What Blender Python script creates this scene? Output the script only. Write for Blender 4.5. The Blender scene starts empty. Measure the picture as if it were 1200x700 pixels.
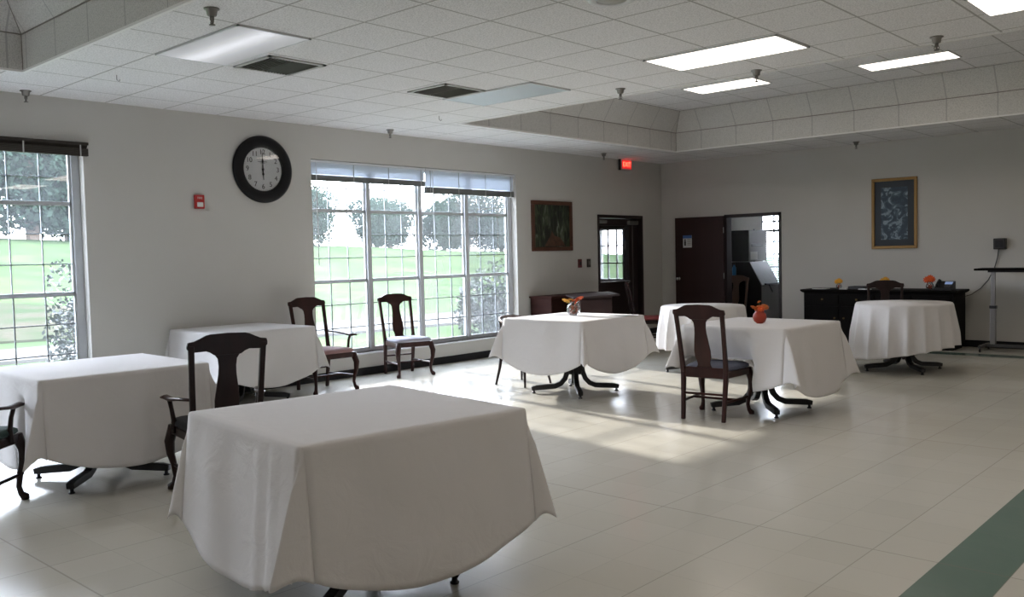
import bpy, bmesh, math, random
from mathutils import Vector, Matrix, noise
PI = math.pi
sc = bpy.context.scene
COL = sc.collection

# ------------------------------------------------------------------ camera
FPX, YAW, PITCH, ROLL, CAMH = 1035.05, 0.739377, -0.04928, -0.022903, 1.5
fw = Vector((-math.sin(YAW)*math.cos(PITCH), math.cos(YAW)*math.cos(PITCH), math.sin(PITCH)))
rr = Vector((math.cos(YAW), math.sin(YAW), 0)); uu = rr.cross(fw)
r2 = math.cos(ROLL)*rr + math.sin(ROLL)*uu
u2 = -math.sin(ROLL)*rr + math.cos(ROLL)*uu
cam = bpy.data.cameras.new('camera'); camo = bpy.data.objects.new('camera', cam); COL.objects.link(camo)
M = Matrix((r2, u2, -fw)).transposed().to_4x4(); M.translation = (0, 0, CAMH)
camo.matrix_world = M
cam.sensor_fit = 'HORIZONTAL'; cam.sensor_width = 36; cam.lens = 36*FPX/1200
cam.clip_start = .05; cam.clip_end = 400
sc.camera = camo

# ------------------------------------------------------------------ light
SKY = 20.0; SUN = 7.0; LAMP = 3.1; EXPOSURE = 0.42
sc.view_settings.view_transform = 'Standard'; sc.view_settings.look = 'None'
sc.view_settings.gamma = 1; sc.view_settings.use_curve_mapping = False
sc.view_settings.exposure = EXPOSURE
w = bpy.data.worlds.new('sky'); sc.world = w; w.use_nodes = True
nt = w.node_tree; nt.nodes.clear()
out = nt.nodes.new('ShaderNodeOutputWorld'); bg = nt.nodes.new('ShaderNodeBackground')
tc = nt.nodes.new('ShaderNodeTexCoord'); sp = nt.nodes.new('ShaderNodeSeparateXYZ'); cr = nt.nodes.new('ShaderNodeValToRGB')
nt.links.new(tc.outputs['Generated'], sp.inputs[0]); nt.links.new(sp.outputs['Z'], cr.inputs[0])
cr.color_ramp.elements[0].position = 0; cr.color_ramp.elements[0].color = (.86, .91, 1, 1)
cr.color_ramp.elements[1].position = .9; cr.color_ramp.elements[1].color = (.66, .78, 1, 1)
nt.links.new(cr.outputs[0], bg.inputs[0]); bg.inputs[1].default_value = SKY
nt.links.new(bg.outputs[0], out.inputs[0])
sd = Vector((1.0, -.18, -.43)).normalized()
sun = bpy.data.lights.new('sun', 'SUN'); sun.energy = SUN; sun.angle = math.radians(1.3); sun.color = (1, .95, .88)
suno = bpy.data.objects.new('sun', sun); COL.objects.link(suno)
suno.rotation_euler = sd.to_track_quat('-Z', 'Y').to_euler()
def portal(cx, cy, cz, sx, sy, rot):
    l = bpy.data.lights.new('sky_portal', 'AREA'); l.shape = 'RECTANGLE'; l.size = sx; l.size_y = sy; l.energy = 1
    l.cycles.is_portal = True
    o = bpy.data.objects.new('sky_portal', l); COL.objects.link(o); o.location = (cx, cy, cz); o.rotation_euler = rot
portal(-9.3, 8.19, 1.5, 2.44, 3.74, (0, -PI/2, 0))
portal(-9.3, 1.8, 1.5, 2.44, 3.74, (0, -PI/2, 0))

# ------------------------------------------------------------------ constants of the room
XW, YB, CZ = -9.015, 14.058, 3.12
XR, YN = 3.2, -2.6
GX, GY, G = -4.252, 3.893, .61

# ------------------------------------------------------------------ materials
def node_mat(name):
    m = bpy.data.materials.new(name); m.use_nodes = True
    nt = m.node_tree; return m, nt, nt.nodes['Principled BSDF']
def mat(name, c, rough=.5, metal=0, var=0, scale=8, bump=0, bscale=60, spec=.5, stretch=None, coat=0, c2=None, sheen=0):
    m, nt, b = node_mat(name)
    b.inputs['Base Color'].default_value = (*c, 1); b.inputs['Roughness'].default_value = rough
    b.inputs['Metallic'].default_value = metal; b.inputs['Specular IOR Level'].default_value = spec
    b.inputs['Coat Weight'].default_value = coat; b.inputs['Coat Roughness'].default_value = .15
    if sheen: b.inputs['Sheen Weight'].default_value = sheen
    tc = nt.nodes.new('ShaderNodeTexCoord'); mp = nt.nodes.new('ShaderNodeMapping')
    nt.links.new(tc.outputs['Object'], mp.inputs[0])
    if stretch: mp.inputs['Scale'].default_value = stretch
    if var or c2:
        n = nt.nodes.new('ShaderNodeTexNoise'); n.inputs['Scale'].default_value = scale; n.inputs['Detail'].default_value = 5
        r = nt.nodes.new('ShaderNodeValToRGB'); nt.links.new(mp.outputs[0], n.inputs['Vector']); nt.links.new(n.outputs['Fac'], r.inputs[0])
        r.color_ramp.elements[0].position = .32; r.color_ramp.elements[1].position = .68
        a = c2 if c2 else tuple(x*(1-var) for x in c)
        r.color_ramp.elements[0].color = (*a, 1); r.color_ramp.elements[1].color = (*c, 1)
        nt.links.new(r.outputs[0], b.inputs['Base Color'])
    if bump:
        n = nt.nodes.new('ShaderNodeTexNoise'); n.inputs['Scale'].default_value = bscale; n.inputs['Detail'].default_value = 4
        nt.links.new(mp.outputs[0], n.inputs['Vector'])
        bp = nt.nodes.new('ShaderNodeBump'); bp.inputs['Strength'].default_value = bump; bp.inputs['Distance'].default_value = .01
        nt.links.new(n.outputs['Fac'], bp.inputs['Height']); nt.links.new(bp.outputs[0], b.inputs['Normal'])
    return m
def math_node(nt, op, a, b=None):
    n = nt.nodes.new('ShaderNodeMath'); n.operation = op
    for i, x in enumerate((a, b)):
        if x is None: continue
        if isinstance(x, (int, float)): n.inputs[i].default_value = x
        else: nt.links.new(x, n.inputs[i])
    return n.outputs[0]
def grid_mask(nt, coord, off, step, width):
    f = math_node(nt, 'FRACT', math_node(nt, 'DIVIDE', math_node(nt, 'SUBTRACT', coord, off - step*500), step))
    d = math_node(nt, 'ABSOLUTE', math_node(nt, 'SUBTRACT', f, .5))
    return math_node(nt, 'GREATER_THAN', d, .5 - width/2/step)
def mixc(nt, fac, a, b):
    n = nt.nodes.new('ShaderNodeMix'); n.data_type = 'RGBA'
    for i, x in ((0, fac), (6, a), (7, b)):
        if isinstance(x, tuple): n.inputs[i].default_value = (*x, 1)
        elif isinstance(x, (int, float)): n.inputs[i].default_value = x
        else: nt.links.new(x, n.inputs[i])
    return n.outputs[2]
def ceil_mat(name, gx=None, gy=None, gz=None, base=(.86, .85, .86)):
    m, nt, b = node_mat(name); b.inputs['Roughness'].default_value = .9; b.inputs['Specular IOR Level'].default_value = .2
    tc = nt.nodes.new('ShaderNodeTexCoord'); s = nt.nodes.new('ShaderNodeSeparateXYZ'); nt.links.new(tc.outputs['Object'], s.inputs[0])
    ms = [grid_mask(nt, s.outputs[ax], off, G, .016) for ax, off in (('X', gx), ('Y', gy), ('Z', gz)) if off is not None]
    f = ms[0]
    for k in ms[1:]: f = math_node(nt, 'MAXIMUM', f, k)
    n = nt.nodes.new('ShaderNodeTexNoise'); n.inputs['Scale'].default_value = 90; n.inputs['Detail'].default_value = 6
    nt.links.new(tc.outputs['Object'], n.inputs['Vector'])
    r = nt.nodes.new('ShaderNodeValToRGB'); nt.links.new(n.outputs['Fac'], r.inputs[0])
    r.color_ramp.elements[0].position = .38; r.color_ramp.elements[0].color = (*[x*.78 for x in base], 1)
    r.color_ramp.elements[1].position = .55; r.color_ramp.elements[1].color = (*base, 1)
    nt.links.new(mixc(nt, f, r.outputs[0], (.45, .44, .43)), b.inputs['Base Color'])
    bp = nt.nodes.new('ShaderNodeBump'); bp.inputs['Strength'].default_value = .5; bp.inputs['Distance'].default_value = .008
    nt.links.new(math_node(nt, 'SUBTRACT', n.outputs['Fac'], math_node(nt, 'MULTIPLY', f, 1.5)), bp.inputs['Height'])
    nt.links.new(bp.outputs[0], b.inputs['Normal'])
    return m
def floor_mat():
    m, nt, b = node_mat('vinyl_floor')
    tc = nt.nodes.new('ShaderNodeTexCoord'); s = nt.nodes.new('ShaderNodeSeparateXYZ'); nt.links.new(tc.outputs['Object'], s.inputs[0])
    T = .3048
    gx = grid_mask(nt, s.outputs['X'], -1.3006, T, .004); gy = grid_mask(nt, s.outputs['Y'], 4.374, T, .004)
    g = math_node(nt, 'MAXIMUM', gx, gy)
    # every third joint is a little more open and dirtier
    hx = grid_mask(nt, s.outputs['X'], -1.6054, T*2, .006); hy = grid_mask(nt, s.outputs['Y'], 4.374, T*9, .010)
    h = math_node(nt, 'MAXIMUM', hx, hy)
    # one tone per tile
    v = nt.nodes.new('ShaderNodeVectorMath'); v.operation = 'SNAP'; v.inputs[1].default_value = (T, T, 10)
    of = nt.nodes.new('ShaderNodeVectorMath'); of.operation = 'ADD'; of.inputs[1].default_value = (1.3006 + T*100, -4.374 + T*100, 0)
    nt.links.new(tc.outputs['Object'], of.inputs[0]); nt.links.new(of.outputs[0], v.inputs[0])
    wn = nt.nodes.new('ShaderNodeTexWhiteNoise'); nt.links.new(v.outputs[0], wn.inputs['Vector'])
    n = nt.nodes.new('ShaderNodeTexNoise'); n.inputs['Scale'].default_value = 1.1; n.inputs['Detail'].default_value = 8; n.inputs['Roughness'].default_value = .65
    nt.links.new(tc.outputs['Object'], n.inputs['Vector'])
    c = mixc(nt, wn.outputs['Value'], (.60, .575, .50), (.635, .61, .535))
    c = mixc(nt, math_node(nt, 'MULTIPLY', n.outputs['Fac'], .12), c, (.47, .445, .385))
    # green border tiles: a run near the camera and one along the back wall
    def between(co, a, b_): return math_node(nt, 'MULTIPLY', math_node(nt, 'GREATER_THAN', co, a), math_node(nt, 'LESS_THAN', co, b_))
    s1 = math_node(nt, 'MULTIPLY', between(s.outputs['X'], -1.3006, -.9958), math_node(nt, 'LESS_THAN', s.outputs['Y'], 13.2))
    s2 = math_node(nt, 'MULTIPLY', between(s.outputs['Y'], 12.91, 13.2), between(s.outputs['X'], -4.4, -.9958))
    st = math_node(nt, 'MAXIMUM', s1, s2)
    c = mixc(nt, st, c, mixc(nt, n.outputs['Fac'], (.10, .165, .13), (.15, .22, .18)))
    c = mixc(nt, math_node(nt, 'MULTIPLY', g, .16), c, (.2, .18, .15))
    c = mixc(nt, math_node(nt, 'MULTIPLY', h, .34), c, (.2, .18, .15))
    nt.links.new(c, b.inputs['Base Color'])
    r = nt.nodes.new('ShaderNodeMapRange'); r.inputs[1].default_value = .3; r.inputs[2].default_value = .7; r.inputs[3].default_value = .16; r.inputs[4].default_value = .23
    nt.links.new(n.outputs['Fac'], r.inputs[0]); nt.links.new(r.outputs[0], b.inputs['Roughness'])
    b.inputs['Specular IOR Level'].default_value = .6
    n2 = nt.nodes.new('ShaderNodeTexNoise'); n2.inputs['Scale'].default_value = 3.5; n2.inputs['Detail'].default_value = 3
    nt.links.new(tc.outputs['Object'], n2.inputs['Vector'])
    bp = nt.nodes.new('ShaderNodeBump'); bp.inputs['Strength'].default_value = .12; bp.inputs['Distance'].default_value = .01
    nt.links.new(math_node(nt, 'SUBTRACT', n2.outputs['Fac'], math_node(nt, 'MULTIPLY', g, .25)), bp.inputs['Height']); nt.links.new(bp.outputs[0], b.inputs['Normal'])
    return m
def emit(name, c, s, var=False):
    m, nt, b = node_mat(name); b.inputs['Base Color'].default_value = (*c, 1)
    b.inputs['Emission Color'].default_value = (*c, 1); b.inputs['Emission Strength'].default_value = s
    return m
def glass_mat(name, tint=(1, 1, 1), refl=.07, rough=.0, veil=0):
    m = bpy.data.materials.new(name); m.use_nodes = True; nt = m.node_tree; nt.nodes.clear()
    o = nt.nodes.new('ShaderNodeOutputMaterial'); mx = nt.nodes.new('ShaderNodeMixShader')
    t = nt.nodes.new('ShaderNodeBsdfTransparent'); g = nt.nodes.new('ShaderNodeBsdfGlossy')
    t.inputs[0].default_value = (*tint, 1); g.inputs['Roughness'].default_value = rough
    lw = nt.nodes.new('ShaderNodeLayerWeight'); lw.inputs[0].default_value = .3
    nt.links.new(math_node(nt, 'ADD', math_node(nt, 'MULTIPLY', lw.outputs['Fresnel'], .6), refl*.5), mx.inputs[0])
    nt.links.new(t.outputs[0], mx.inputs[1]); nt.links.new(g.outputs[0], mx.inputs[2])
    if veil:   # a pale veil mixed into the pane imitates window glare and screen haze
        d = nt.nodes.new('ShaderNodeBsdfTranslucent'); d.inputs[0].default_value = (.9, .95, 1, 1)
        m2 = nt.nodes.new('ShaderNodeMixShader')
        tc = nt.nodes.new('ShaderNodeTexCoord'); n = nt.nodes.new('ShaderNodeTexNoise'); n.inputs['Scale'].default_value = 1.6; n.inputs['Detail'].default_value = 4
        nt.links.new(tc.outputs['Object'], n.inputs['Vector'])
        nt.links.new(math_node(nt, 'MULTIPLY', n.outputs['Fac'], veil*2), m2.inputs[0])
        nt.links.new(mx.outputs[0], m2.inputs[1]); nt.links.new(d.outputs[0], m2.inputs[2]); mx = m2
    nt.links.new(mx.outputs[0], o.inputs[0])
    return m
def translucent(name, c, mixf=.5):
    m = bpy.data.materials.new(name); m.use_nodes = True; nt = m.node_tree; nt.nodes.clear()
    o = nt.nodes.new('ShaderNodeOutputMaterial'); mx = nt.nodes.new('ShaderNodeMixShader'); mx.inputs[0].default_value = mixf
    d = nt.nodes.new('ShaderNodeBsdfDiffuse'); t = nt.nodes.new('ShaderNodeBsdfTranslucent')
    d.inputs[0].default_value = (*c, 1); t.inputs[0].default_value = (*c, 1)
    nt.links.new(d.outputs[0], mx.inputs[1]); nt.links.new(t.outputs[0], mx.inputs[2]); nt.links.new(mx.outputs[0], o.inputs[0])
    return m
def cloth_mat():
    m, nt, b = node_mat('white_cloth'); b.inputs['Base Color'].default_value = (.72, .70, .70, 1); b.inputs['Roughness'].default_value = .85
    b.inputs['Specular IOR Level'].default_value = .15; b.inputs['Sheen Weight'].default_value = .15
    tc = nt.nodes.new('ShaderNodeTexCoord')
    n = nt.nodes.new('ShaderNodeTexNoise'); n.inputs['Scale'].default_value = 7; n.inputs['Detail'].default_value = 6; n.inputs['Distortion'].default_value = 1.2
    n2 = nt.nodes.new('ShaderNodeTexNoise'); n2.inputs['Scale'].default_value = 160
    for k in (n, n2): nt.links.new(tc.outputs['Object'], k.inputs['Vector'])
    bp = nt.nodes.new('ShaderNodeBump'); bp.inputs['Strength'].default_value = .28; bp.inputs['Distance'].default_value = .02
    nt.links.new(math_node(nt, 'ADD', n.outputs['Fac'], math_node(nt, 'MULTIPLY', n2.outputs['Fac'], .05)), bp.inputs['Height'])
    nt.links.new(bp.outputs[0], b.inputs['Normal'])
    return m
def ramp_mat(name, stops, scale, detail=8, dist=.5, rough=.5, stretch=(1, 1, 1), spec=.4):
    m, nt, b = node_mat(name); b.inputs['Roughness'].default_value = rough; b.inputs['Specular IOR Level'].default_value = spec
    tc = nt.nodes.new('ShaderNodeTexCoord'); mp = nt.nodes.new('ShaderNodeMapping'); mp.inputs['Scale'].default_value = stretch
    nt.links.new(tc.outputs['Object'], mp.inputs[0])
    n = nt.nodes.new('ShaderNodeTexNoise'); n.inputs['Scale'].default_value = scale; n.inputs['Detail'].default_value = detail; n.inputs['Distortion'].default_value = dist
    nt.links.new(mp.outputs[0], n.inputs['Vector'])
    r = nt.nodes.new('ShaderNodeValToRGB'); nt.links.new(n.outputs['Fac'], r.inputs[0])
    el = r.color_ramp.elements
    while len(el) < len(stops): el.new(.5)
    for e, (p, c) in zip(el, stops): e.position = p; e.color = (*c, 1)
    nt.links.new(r.outputs[0], b.inputs['Base Color']); return m

WALL = mat('painted_wall', (.59, .575, .545), .85, var=.03, scale=1.5, bump=.15, bscale=120, spec=.2)
WHITE = mat('white_paint', (.75, .76, .78), .4)
SASH = mat('white_window_frame', (.52, .54, .57), .4)
MUNT = mat('grey_muntin', (.26, .28, .30), .5, spec=.2)
BLACKBASE = mat('black_vinyl_base', (.008, .008, .010), .5, spec=.25)
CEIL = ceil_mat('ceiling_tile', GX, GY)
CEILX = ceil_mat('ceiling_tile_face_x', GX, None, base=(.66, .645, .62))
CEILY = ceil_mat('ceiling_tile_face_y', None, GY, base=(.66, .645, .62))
CEILU = ceil_mat('ceiling_tile_upper', GX-.2, GY-.1)
TRIMW = mat('ceiling_trim', (.82, .81, .80), .5)
FLOOR = floor_mat()
CLOTH = cloth_mat()
WOOD = mat('dark_mahogany', (.020, .008, .007), .38, var=.5, scale=9, stretch=(1, 1, .15), coat=.03, spec=.25)
WOODR = mat('red_mahogany', (.040, .011, .009), .36, var=.5, scale=9, stretch=(1, 1, .15), coat=.03, spec=.25)
BROWN = mat('brown_wood', (.040, .014, .011), .7, var=.4, scale=6, stretch=(.3, .3, 2), spec=.12)
DOORM = mat('dark_brown_door', (.030, .011, .010), .5, spec=.3, var=.25, scale=5, stretch=(1, 1, .1))
DARKF = mat('dark_door_frame', (.018, .010, .010), .45)
BLKW = mat('black_wood', (.005, .004, .004), .6, spec=.08, var=.3, scale=5)
IRON = mat('black_iron', (.010, .010, .011), .42)
CHROME = mat('chrome', (.6, .6, .62), .25, metal=1)
STEEL = mat('brushed_steel', (.20, .19, .19), .55, metal=.2, var=.1, scale=20, stretch=(1, 1, .05))
BLACKP = mat('black_plastic', (.010, .010, .012), .4)
REDP = mat('red_plastic', (.42, .015, .015), .35)
GLASS = glass_mat('window_glass', veil=.013)
BLUEG = mat('blue_grey_fabric', (.11, .12, .17), .8, var=.15, scale=60, bump=.3, bscale=300)
LILAC = mat('pale_blue_fabric', (.36, .36, .43), .8, var=.1, scale=60, bump=.3, bscale=300)
ROSE = mat('burgundy_fabric', (.30, .06, .06), .8, var=.2, scale=60, bump=.3, bscale=300)
GREEN = mat('dark_green_fabric', (.03, .06, .05), .8, var=.2, scale=60, bump=.3, bscale=300)
CHARC = mat('charcoal_fabric', (.03, .033, .04), .8, var=.2, scale=60, bump=.3, bscale=300)

# ------------------------------------------------------------------ mesh helpers
class MB:
    def __init__(s): s.b = bmesh.new()
    def box(s, x0, x1, y0, y1, z0, z1, T=None):
        vs = [s.b.verts.new(Vector((x, y, z)) if T is None else T @ Vector((x, y, z))) for x in (x0, x1) for y in (y0, y1) for z in (z0, z1)]
        for f in ((0, 1, 3, 2), (4, 6, 7, 5), (0, 4, 5, 1), (2, 3, 7, 6), (0, 2, 6, 4), (1, 5, 7, 3)):
            s.b.faces.new([vs[i] for i in f])
        return s
    def rings(s, rings, closed=True, cap=True):
        R = [[s.b.verts.new(p) for p in r] for r in rings]; n = len(R[0])
        for a, b in zip(R, R[1:]):
            for i in range(n if closed else n-1):
                j = (i+1) % n; s.b.faces.new((a[i], a[j], b[j], b[i]))
        if cap and closed:
            s.b.faces.new(R[0][::-1]); s.b.faces.new(R[-1])
        return s
    def tube(s, pts, rad, seg=8, flat=1, cap=True):
        pts = [Vector(p) for p in pts]; n = len(pts)
        rad = rad if isinstance(rad, (list, tuple)) else [rad]*n
        t0 = (pts[1]-pts[0]).normalized()
        ref = Vector((0, 0, 1)) if abs(t0.z) < .9 else Vector((1, 0, 0))
        prev = None; R = []
        for i, p in enumerate(pts):
            t = (pts[min(i+1, n-1)]-pts[max(i-1, 0)]).normalized()
            a = (ref if prev is None else prev); a = (a - t*a.dot(t))
            if a.length < 1e-5: a = Vector((1, 0, 0)) - t*t.x
            a.normalize(); prev = a; b = t.cross(a)
            R.append([p + (a*math.cos(2*PI*(k+.5)/seg)*flat + b*math.sin(2*PI*(k+.5)/seg))*rad[i] for k in range(seg)])
        return s.rings(R, cap=cap)
    def lathe(s, prof, c=(0, 0, 0), seg=20, T=None, cap=True):
        c = Vector(c); R = []
        for r, z in prof:
            ring = [c + Vector((r*math.cos(2*PI*k/seg), r*math.sin(2*PI*k/seg), z)) for k in range(seg)]
            if T: ring = [T @ p for p in ring]
            R.append(ring)
        return s.rings(R, cap=cap)
    def prism(s, poly, f0, f1):
        """poly: 2-D outline; f0/f1 map (u,v) to the two faces"""
        A = [s.b.verts.new(f0(u, v)) for u, v in poly]; B = [s.b.verts.new(f1(u, v)) for u, v in poly]; n = len(poly)
        s.b.faces.new(A[::-1]); s.b.faces.new(B)
        for i in range(n):
            j = (i+1) % n; s.b.faces.new((A[i], A[j], B[j], B[i]))
        return s
    def quad(s, *p):
        s.b.faces.new([s.b.verts.new(Vector(q)) for q in p]); return s
    def build(s, name, m, parent=None, smooth=False, bevel=0, subsurf=0, solid=0, tri=False):
        bmesh.ops.recalc_face_normals(s.b, faces=s.b.faces)
        if tri: bmesh.ops.triangulate(s.b, faces=[f for f in s.b.faces if len(f.verts) > 4])
        me = bpy.data.meshes.new(name); s.b.to_mesh(me); s.b.free()
        me.materials.append(m); o = bpy.data.objects.new(name, me); COL.objects.link(o)
        if smooth:
            for p in me.polygons: p.use_smooth = True
        if solid:
            md = o.modifiers.new('solid', 'SOLIDIFY'); md.thickness = solid; md.offset = 0
        if bevel:
            md = o.modifiers.new('bevel', 'BEVEL'); md.width = bevel; md.segments = 2; md.limit_method = 'ANGLE'; md.angle_limit = .6
        if subsurf:
            md = o.modifiers.new('sub', 'SUBSURF'); md.levels = subsurf; md.render_levels = subsurf
        if parent: o.parent = parent
        return o
def B(*a, **k): return MB().box(*a, **k)
def tag(o, label, cat, group=None, kind=None):
    o['label'] = label; o['category'] = cat
    if group: o['group'] = group
    if kind: o['kind'] = kind
    return o
def empty(name, loc=(0, 0, 0), rz=0):
    o = bpy.data.objects.new(name, None); COL.objects.link(o); o.location = loc; o.rotation_euler = (0, 0, rz); o.empty_display_size = .1
    return o
def thing(name, label, cat, loc=(0, 0, 0), rz=0, group=None): return tag(empty(name, loc, rz), label, cat, group)
def struct(o, label=None, cat=None):
    o['kind'] = 'structure'
    if label: o['label'] = label
    if cat: o['category'] = cat
    return o
def dup(root, loc, rz, label, group=None):
    def rec(o, par):
        c = o.copy(); COL.objects.link(c)
        if par: c.parent = par
        for ch in [x for x in KIDS.get(o.name, [])]: rec(ch, c)
        return c
    KIDS = {}
    for x in COL.objects:
        if x.parent: KIDS.setdefault(x.parent.name, []).append(x)
    r = rec(root, None); r.location = loc; r.rotation_euler = (0, 0, rz); r['label'] = label
    if group: r['group'] = group
    return r
def text_mesh(body, size, depth=.002):
    c = bpy.data.curves.new('text', 'FONT'); c.body = body; c.size = size; c.align_x = 'CENTER'; c.align_y = 'CENTER'; c.extrude = depth/2
    o = bpy.data.objects.new('text', c); COL.objects.link(o)
    me = bpy.data.meshes.new_from_object(o.evaluated_get(bpy.context.evaluated_depsgraph_get()))
    bpy.data.objects.remove(o); bpy.data.curves.remove(c); return me
def add_text(mb, body, size, T, depth=.002):
    me = text_mesh(body, size, depth); me.transform(T); mb.b.from_mesh(me); bpy.data.meshes.remove(me)
    return mb
# frames: wall-mounted local (u right, v up, n out of the wall) -> world
TW = lambda y, z, n=0: Matrix(((0, 0, 1, XW+n), (1, 0, 0, y), (0, 1, 0, z), (0, 0, 0, 1)))      # window wall, facing +X, u = +Y
TB = lambda x, z, n=0: Matrix(((1, 0, 0, x), (0, 0, -1, YB-n), (0, 1, 0, z), (0, 0, 0, 1)))      # back wall, facing -Y, u = +X

# ------------------------------------------------------------------ room shell
WT = .22
W2 = (6.33, 10.03, .29, 2.72); W1 = (-.05, 3.655, .29, 2.66); D1 = (12.07, 13.42, 0, 2.15)
def wall_with_holes(a0, a1, z1, holes, put):
    cur = a0
    for h0, h1, b, t in sorted(holes):
        put(cur, h0, -.3, z1)
        if b > 0: put(h0, h1, -.3, b)
        put(h0, h1, t, z1); cur = h1
    put(cur, a1, -.3, z1)
mb = MB(); wall_with_holes(YN, YB+.15, CZ, [W1, W2, D1], lambda a, b, c, d: mb.box(XW-WT, XW, a, b, c, d))
struct(mb.build('wall_left', WALL))
D2 = (-7.72, -6.66, 0, 2.12)
mb = MB(); wall_with_holes(XW, XR+.15, CZ, [D2], lambda a, b, c, d: mb.box(a, b, YB, YB+.15, c, d))
struct(mb.build('wall_back', WALL))
struct(B(XR, XR+.15, YN, YB+.15, -.3, CZ+.7).build('wall_right', WALL))
struct(B(XW-WT, XR+.15, YN-.15, YN, -.3, CZ+.7).build('wall_near', WALL))
struct(MB().box(XW-WT, XR+.15, YN-.15, YB+.3, -.12, 0).box(-10.92, XW-WT, 11.98, 14.3, -.12, 0).build('floor', FLOOR))
# the low ceiling with its two raised coffers
NC = (-8.0, 2.4, -2.0, 2.79); FC = (-7.77, 2.4, 7.65, 12.58)
mb = MB(); C0, C1 = CZ, CZ+.02
mb.box(XW-WT, XR+.15, NC[3]+.001, FC[2]-.001, C0, C1)
mb.box(XW-WT, XR+.15, YN-.15, NC[2], C0, C1); mb.box(XW-WT, NC[0]-.001, NC[2], NC[3], C0, C1); mb.box(NC[1], XR+.15, NC[2], NC[3], C0, C1)
mb.box(XW-WT, FC[0]-.001, FC[2], FC[3], C0, C1); mb.box(FC[1], XR+.15, FC[2], FC[3], C0, C1); mb.box(XW-WT, XR+.15, FC[3]+.001, YB+.15, C0, C1)
struct(mb.build('ceiling', CEIL))
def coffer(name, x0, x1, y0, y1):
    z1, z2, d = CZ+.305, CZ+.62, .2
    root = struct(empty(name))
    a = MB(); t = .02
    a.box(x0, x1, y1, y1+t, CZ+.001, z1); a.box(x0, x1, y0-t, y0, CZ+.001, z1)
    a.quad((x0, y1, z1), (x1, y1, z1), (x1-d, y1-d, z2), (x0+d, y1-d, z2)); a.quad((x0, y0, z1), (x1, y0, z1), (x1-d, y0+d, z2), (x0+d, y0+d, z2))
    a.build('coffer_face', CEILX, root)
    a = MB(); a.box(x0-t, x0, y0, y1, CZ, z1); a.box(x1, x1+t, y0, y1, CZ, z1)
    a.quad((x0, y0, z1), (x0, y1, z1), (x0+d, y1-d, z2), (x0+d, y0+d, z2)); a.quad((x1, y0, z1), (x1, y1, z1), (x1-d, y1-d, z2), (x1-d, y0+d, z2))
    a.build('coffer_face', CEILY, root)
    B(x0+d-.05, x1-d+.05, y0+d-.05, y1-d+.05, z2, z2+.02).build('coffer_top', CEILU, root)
    # thin dark angle beads where the tiles meet
    a = MB(); r = .007
    for z, e in ((z1, 0), (z2, d)):
        c = [(x0+e, y0+e, z), (x1-e, y0+e, z), (x1-e, y1-e, z), (x0+e, y1-e, z)]
        for i in range(4): a.tube([c[i], c[(i+1) % 4]], r, 4)
    for cx, cy, sx, sy in ((x0, y0, 1, 1), (x1, y0, -1, 1), (x1, y1, -1, -1), (x0, y1, 1, -1)):
        a.tube([(cx, cy, CZ), (cx, cy, z1), (cx+sx*d, cy+sy*d, z2)], r, 4)
    a.build('coffer_bead', mat('coffer_bead', (.22, .20, .18), .6), root)
    a = MB()
    a.box(x0-.02, x1+.02, y1-.005, y1+.023, CZ-.006, CZ+.012); a.box(x0-.02, x1+.02, y0-.023, y0+.005, CZ-.006, CZ+.012)
    a.box(x0-.023, x0+.005, y0+.006, y1-.006, CZ-.006, CZ+.012); a.box(x1-.005, x1+.023, y0+.006, y1-.006, CZ-.006, CZ+.012)
    a.build('coffer_trim', TRIMW, root)
coffer('ceiling_coffer_near', *NC); coffer('ceiling_coffer_far', *FC)
struct(B(XW-WT, XR+.15, YN-.15, YB+.15, CZ+.72, CZ+.8).build('ceiling_slab', WALL))
# black vinyl base
def base(name, boxes):
    mb = MB()
    for b in boxes: mb.box(*b)
    struct(mb.build(name, BLACKBASE, bevel=.003))
base('baseboard_left', [(XW, XW+.012, YN, 12.03, 0, .1), (XW, XW+.012, 13.46, YB, 0, .1)])
base('baseboard_back', [(XW, -8.7, YB-.012, YB, 0, .1), (-6.62, XR, YB-.012, YB, 0, .1)])

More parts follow.
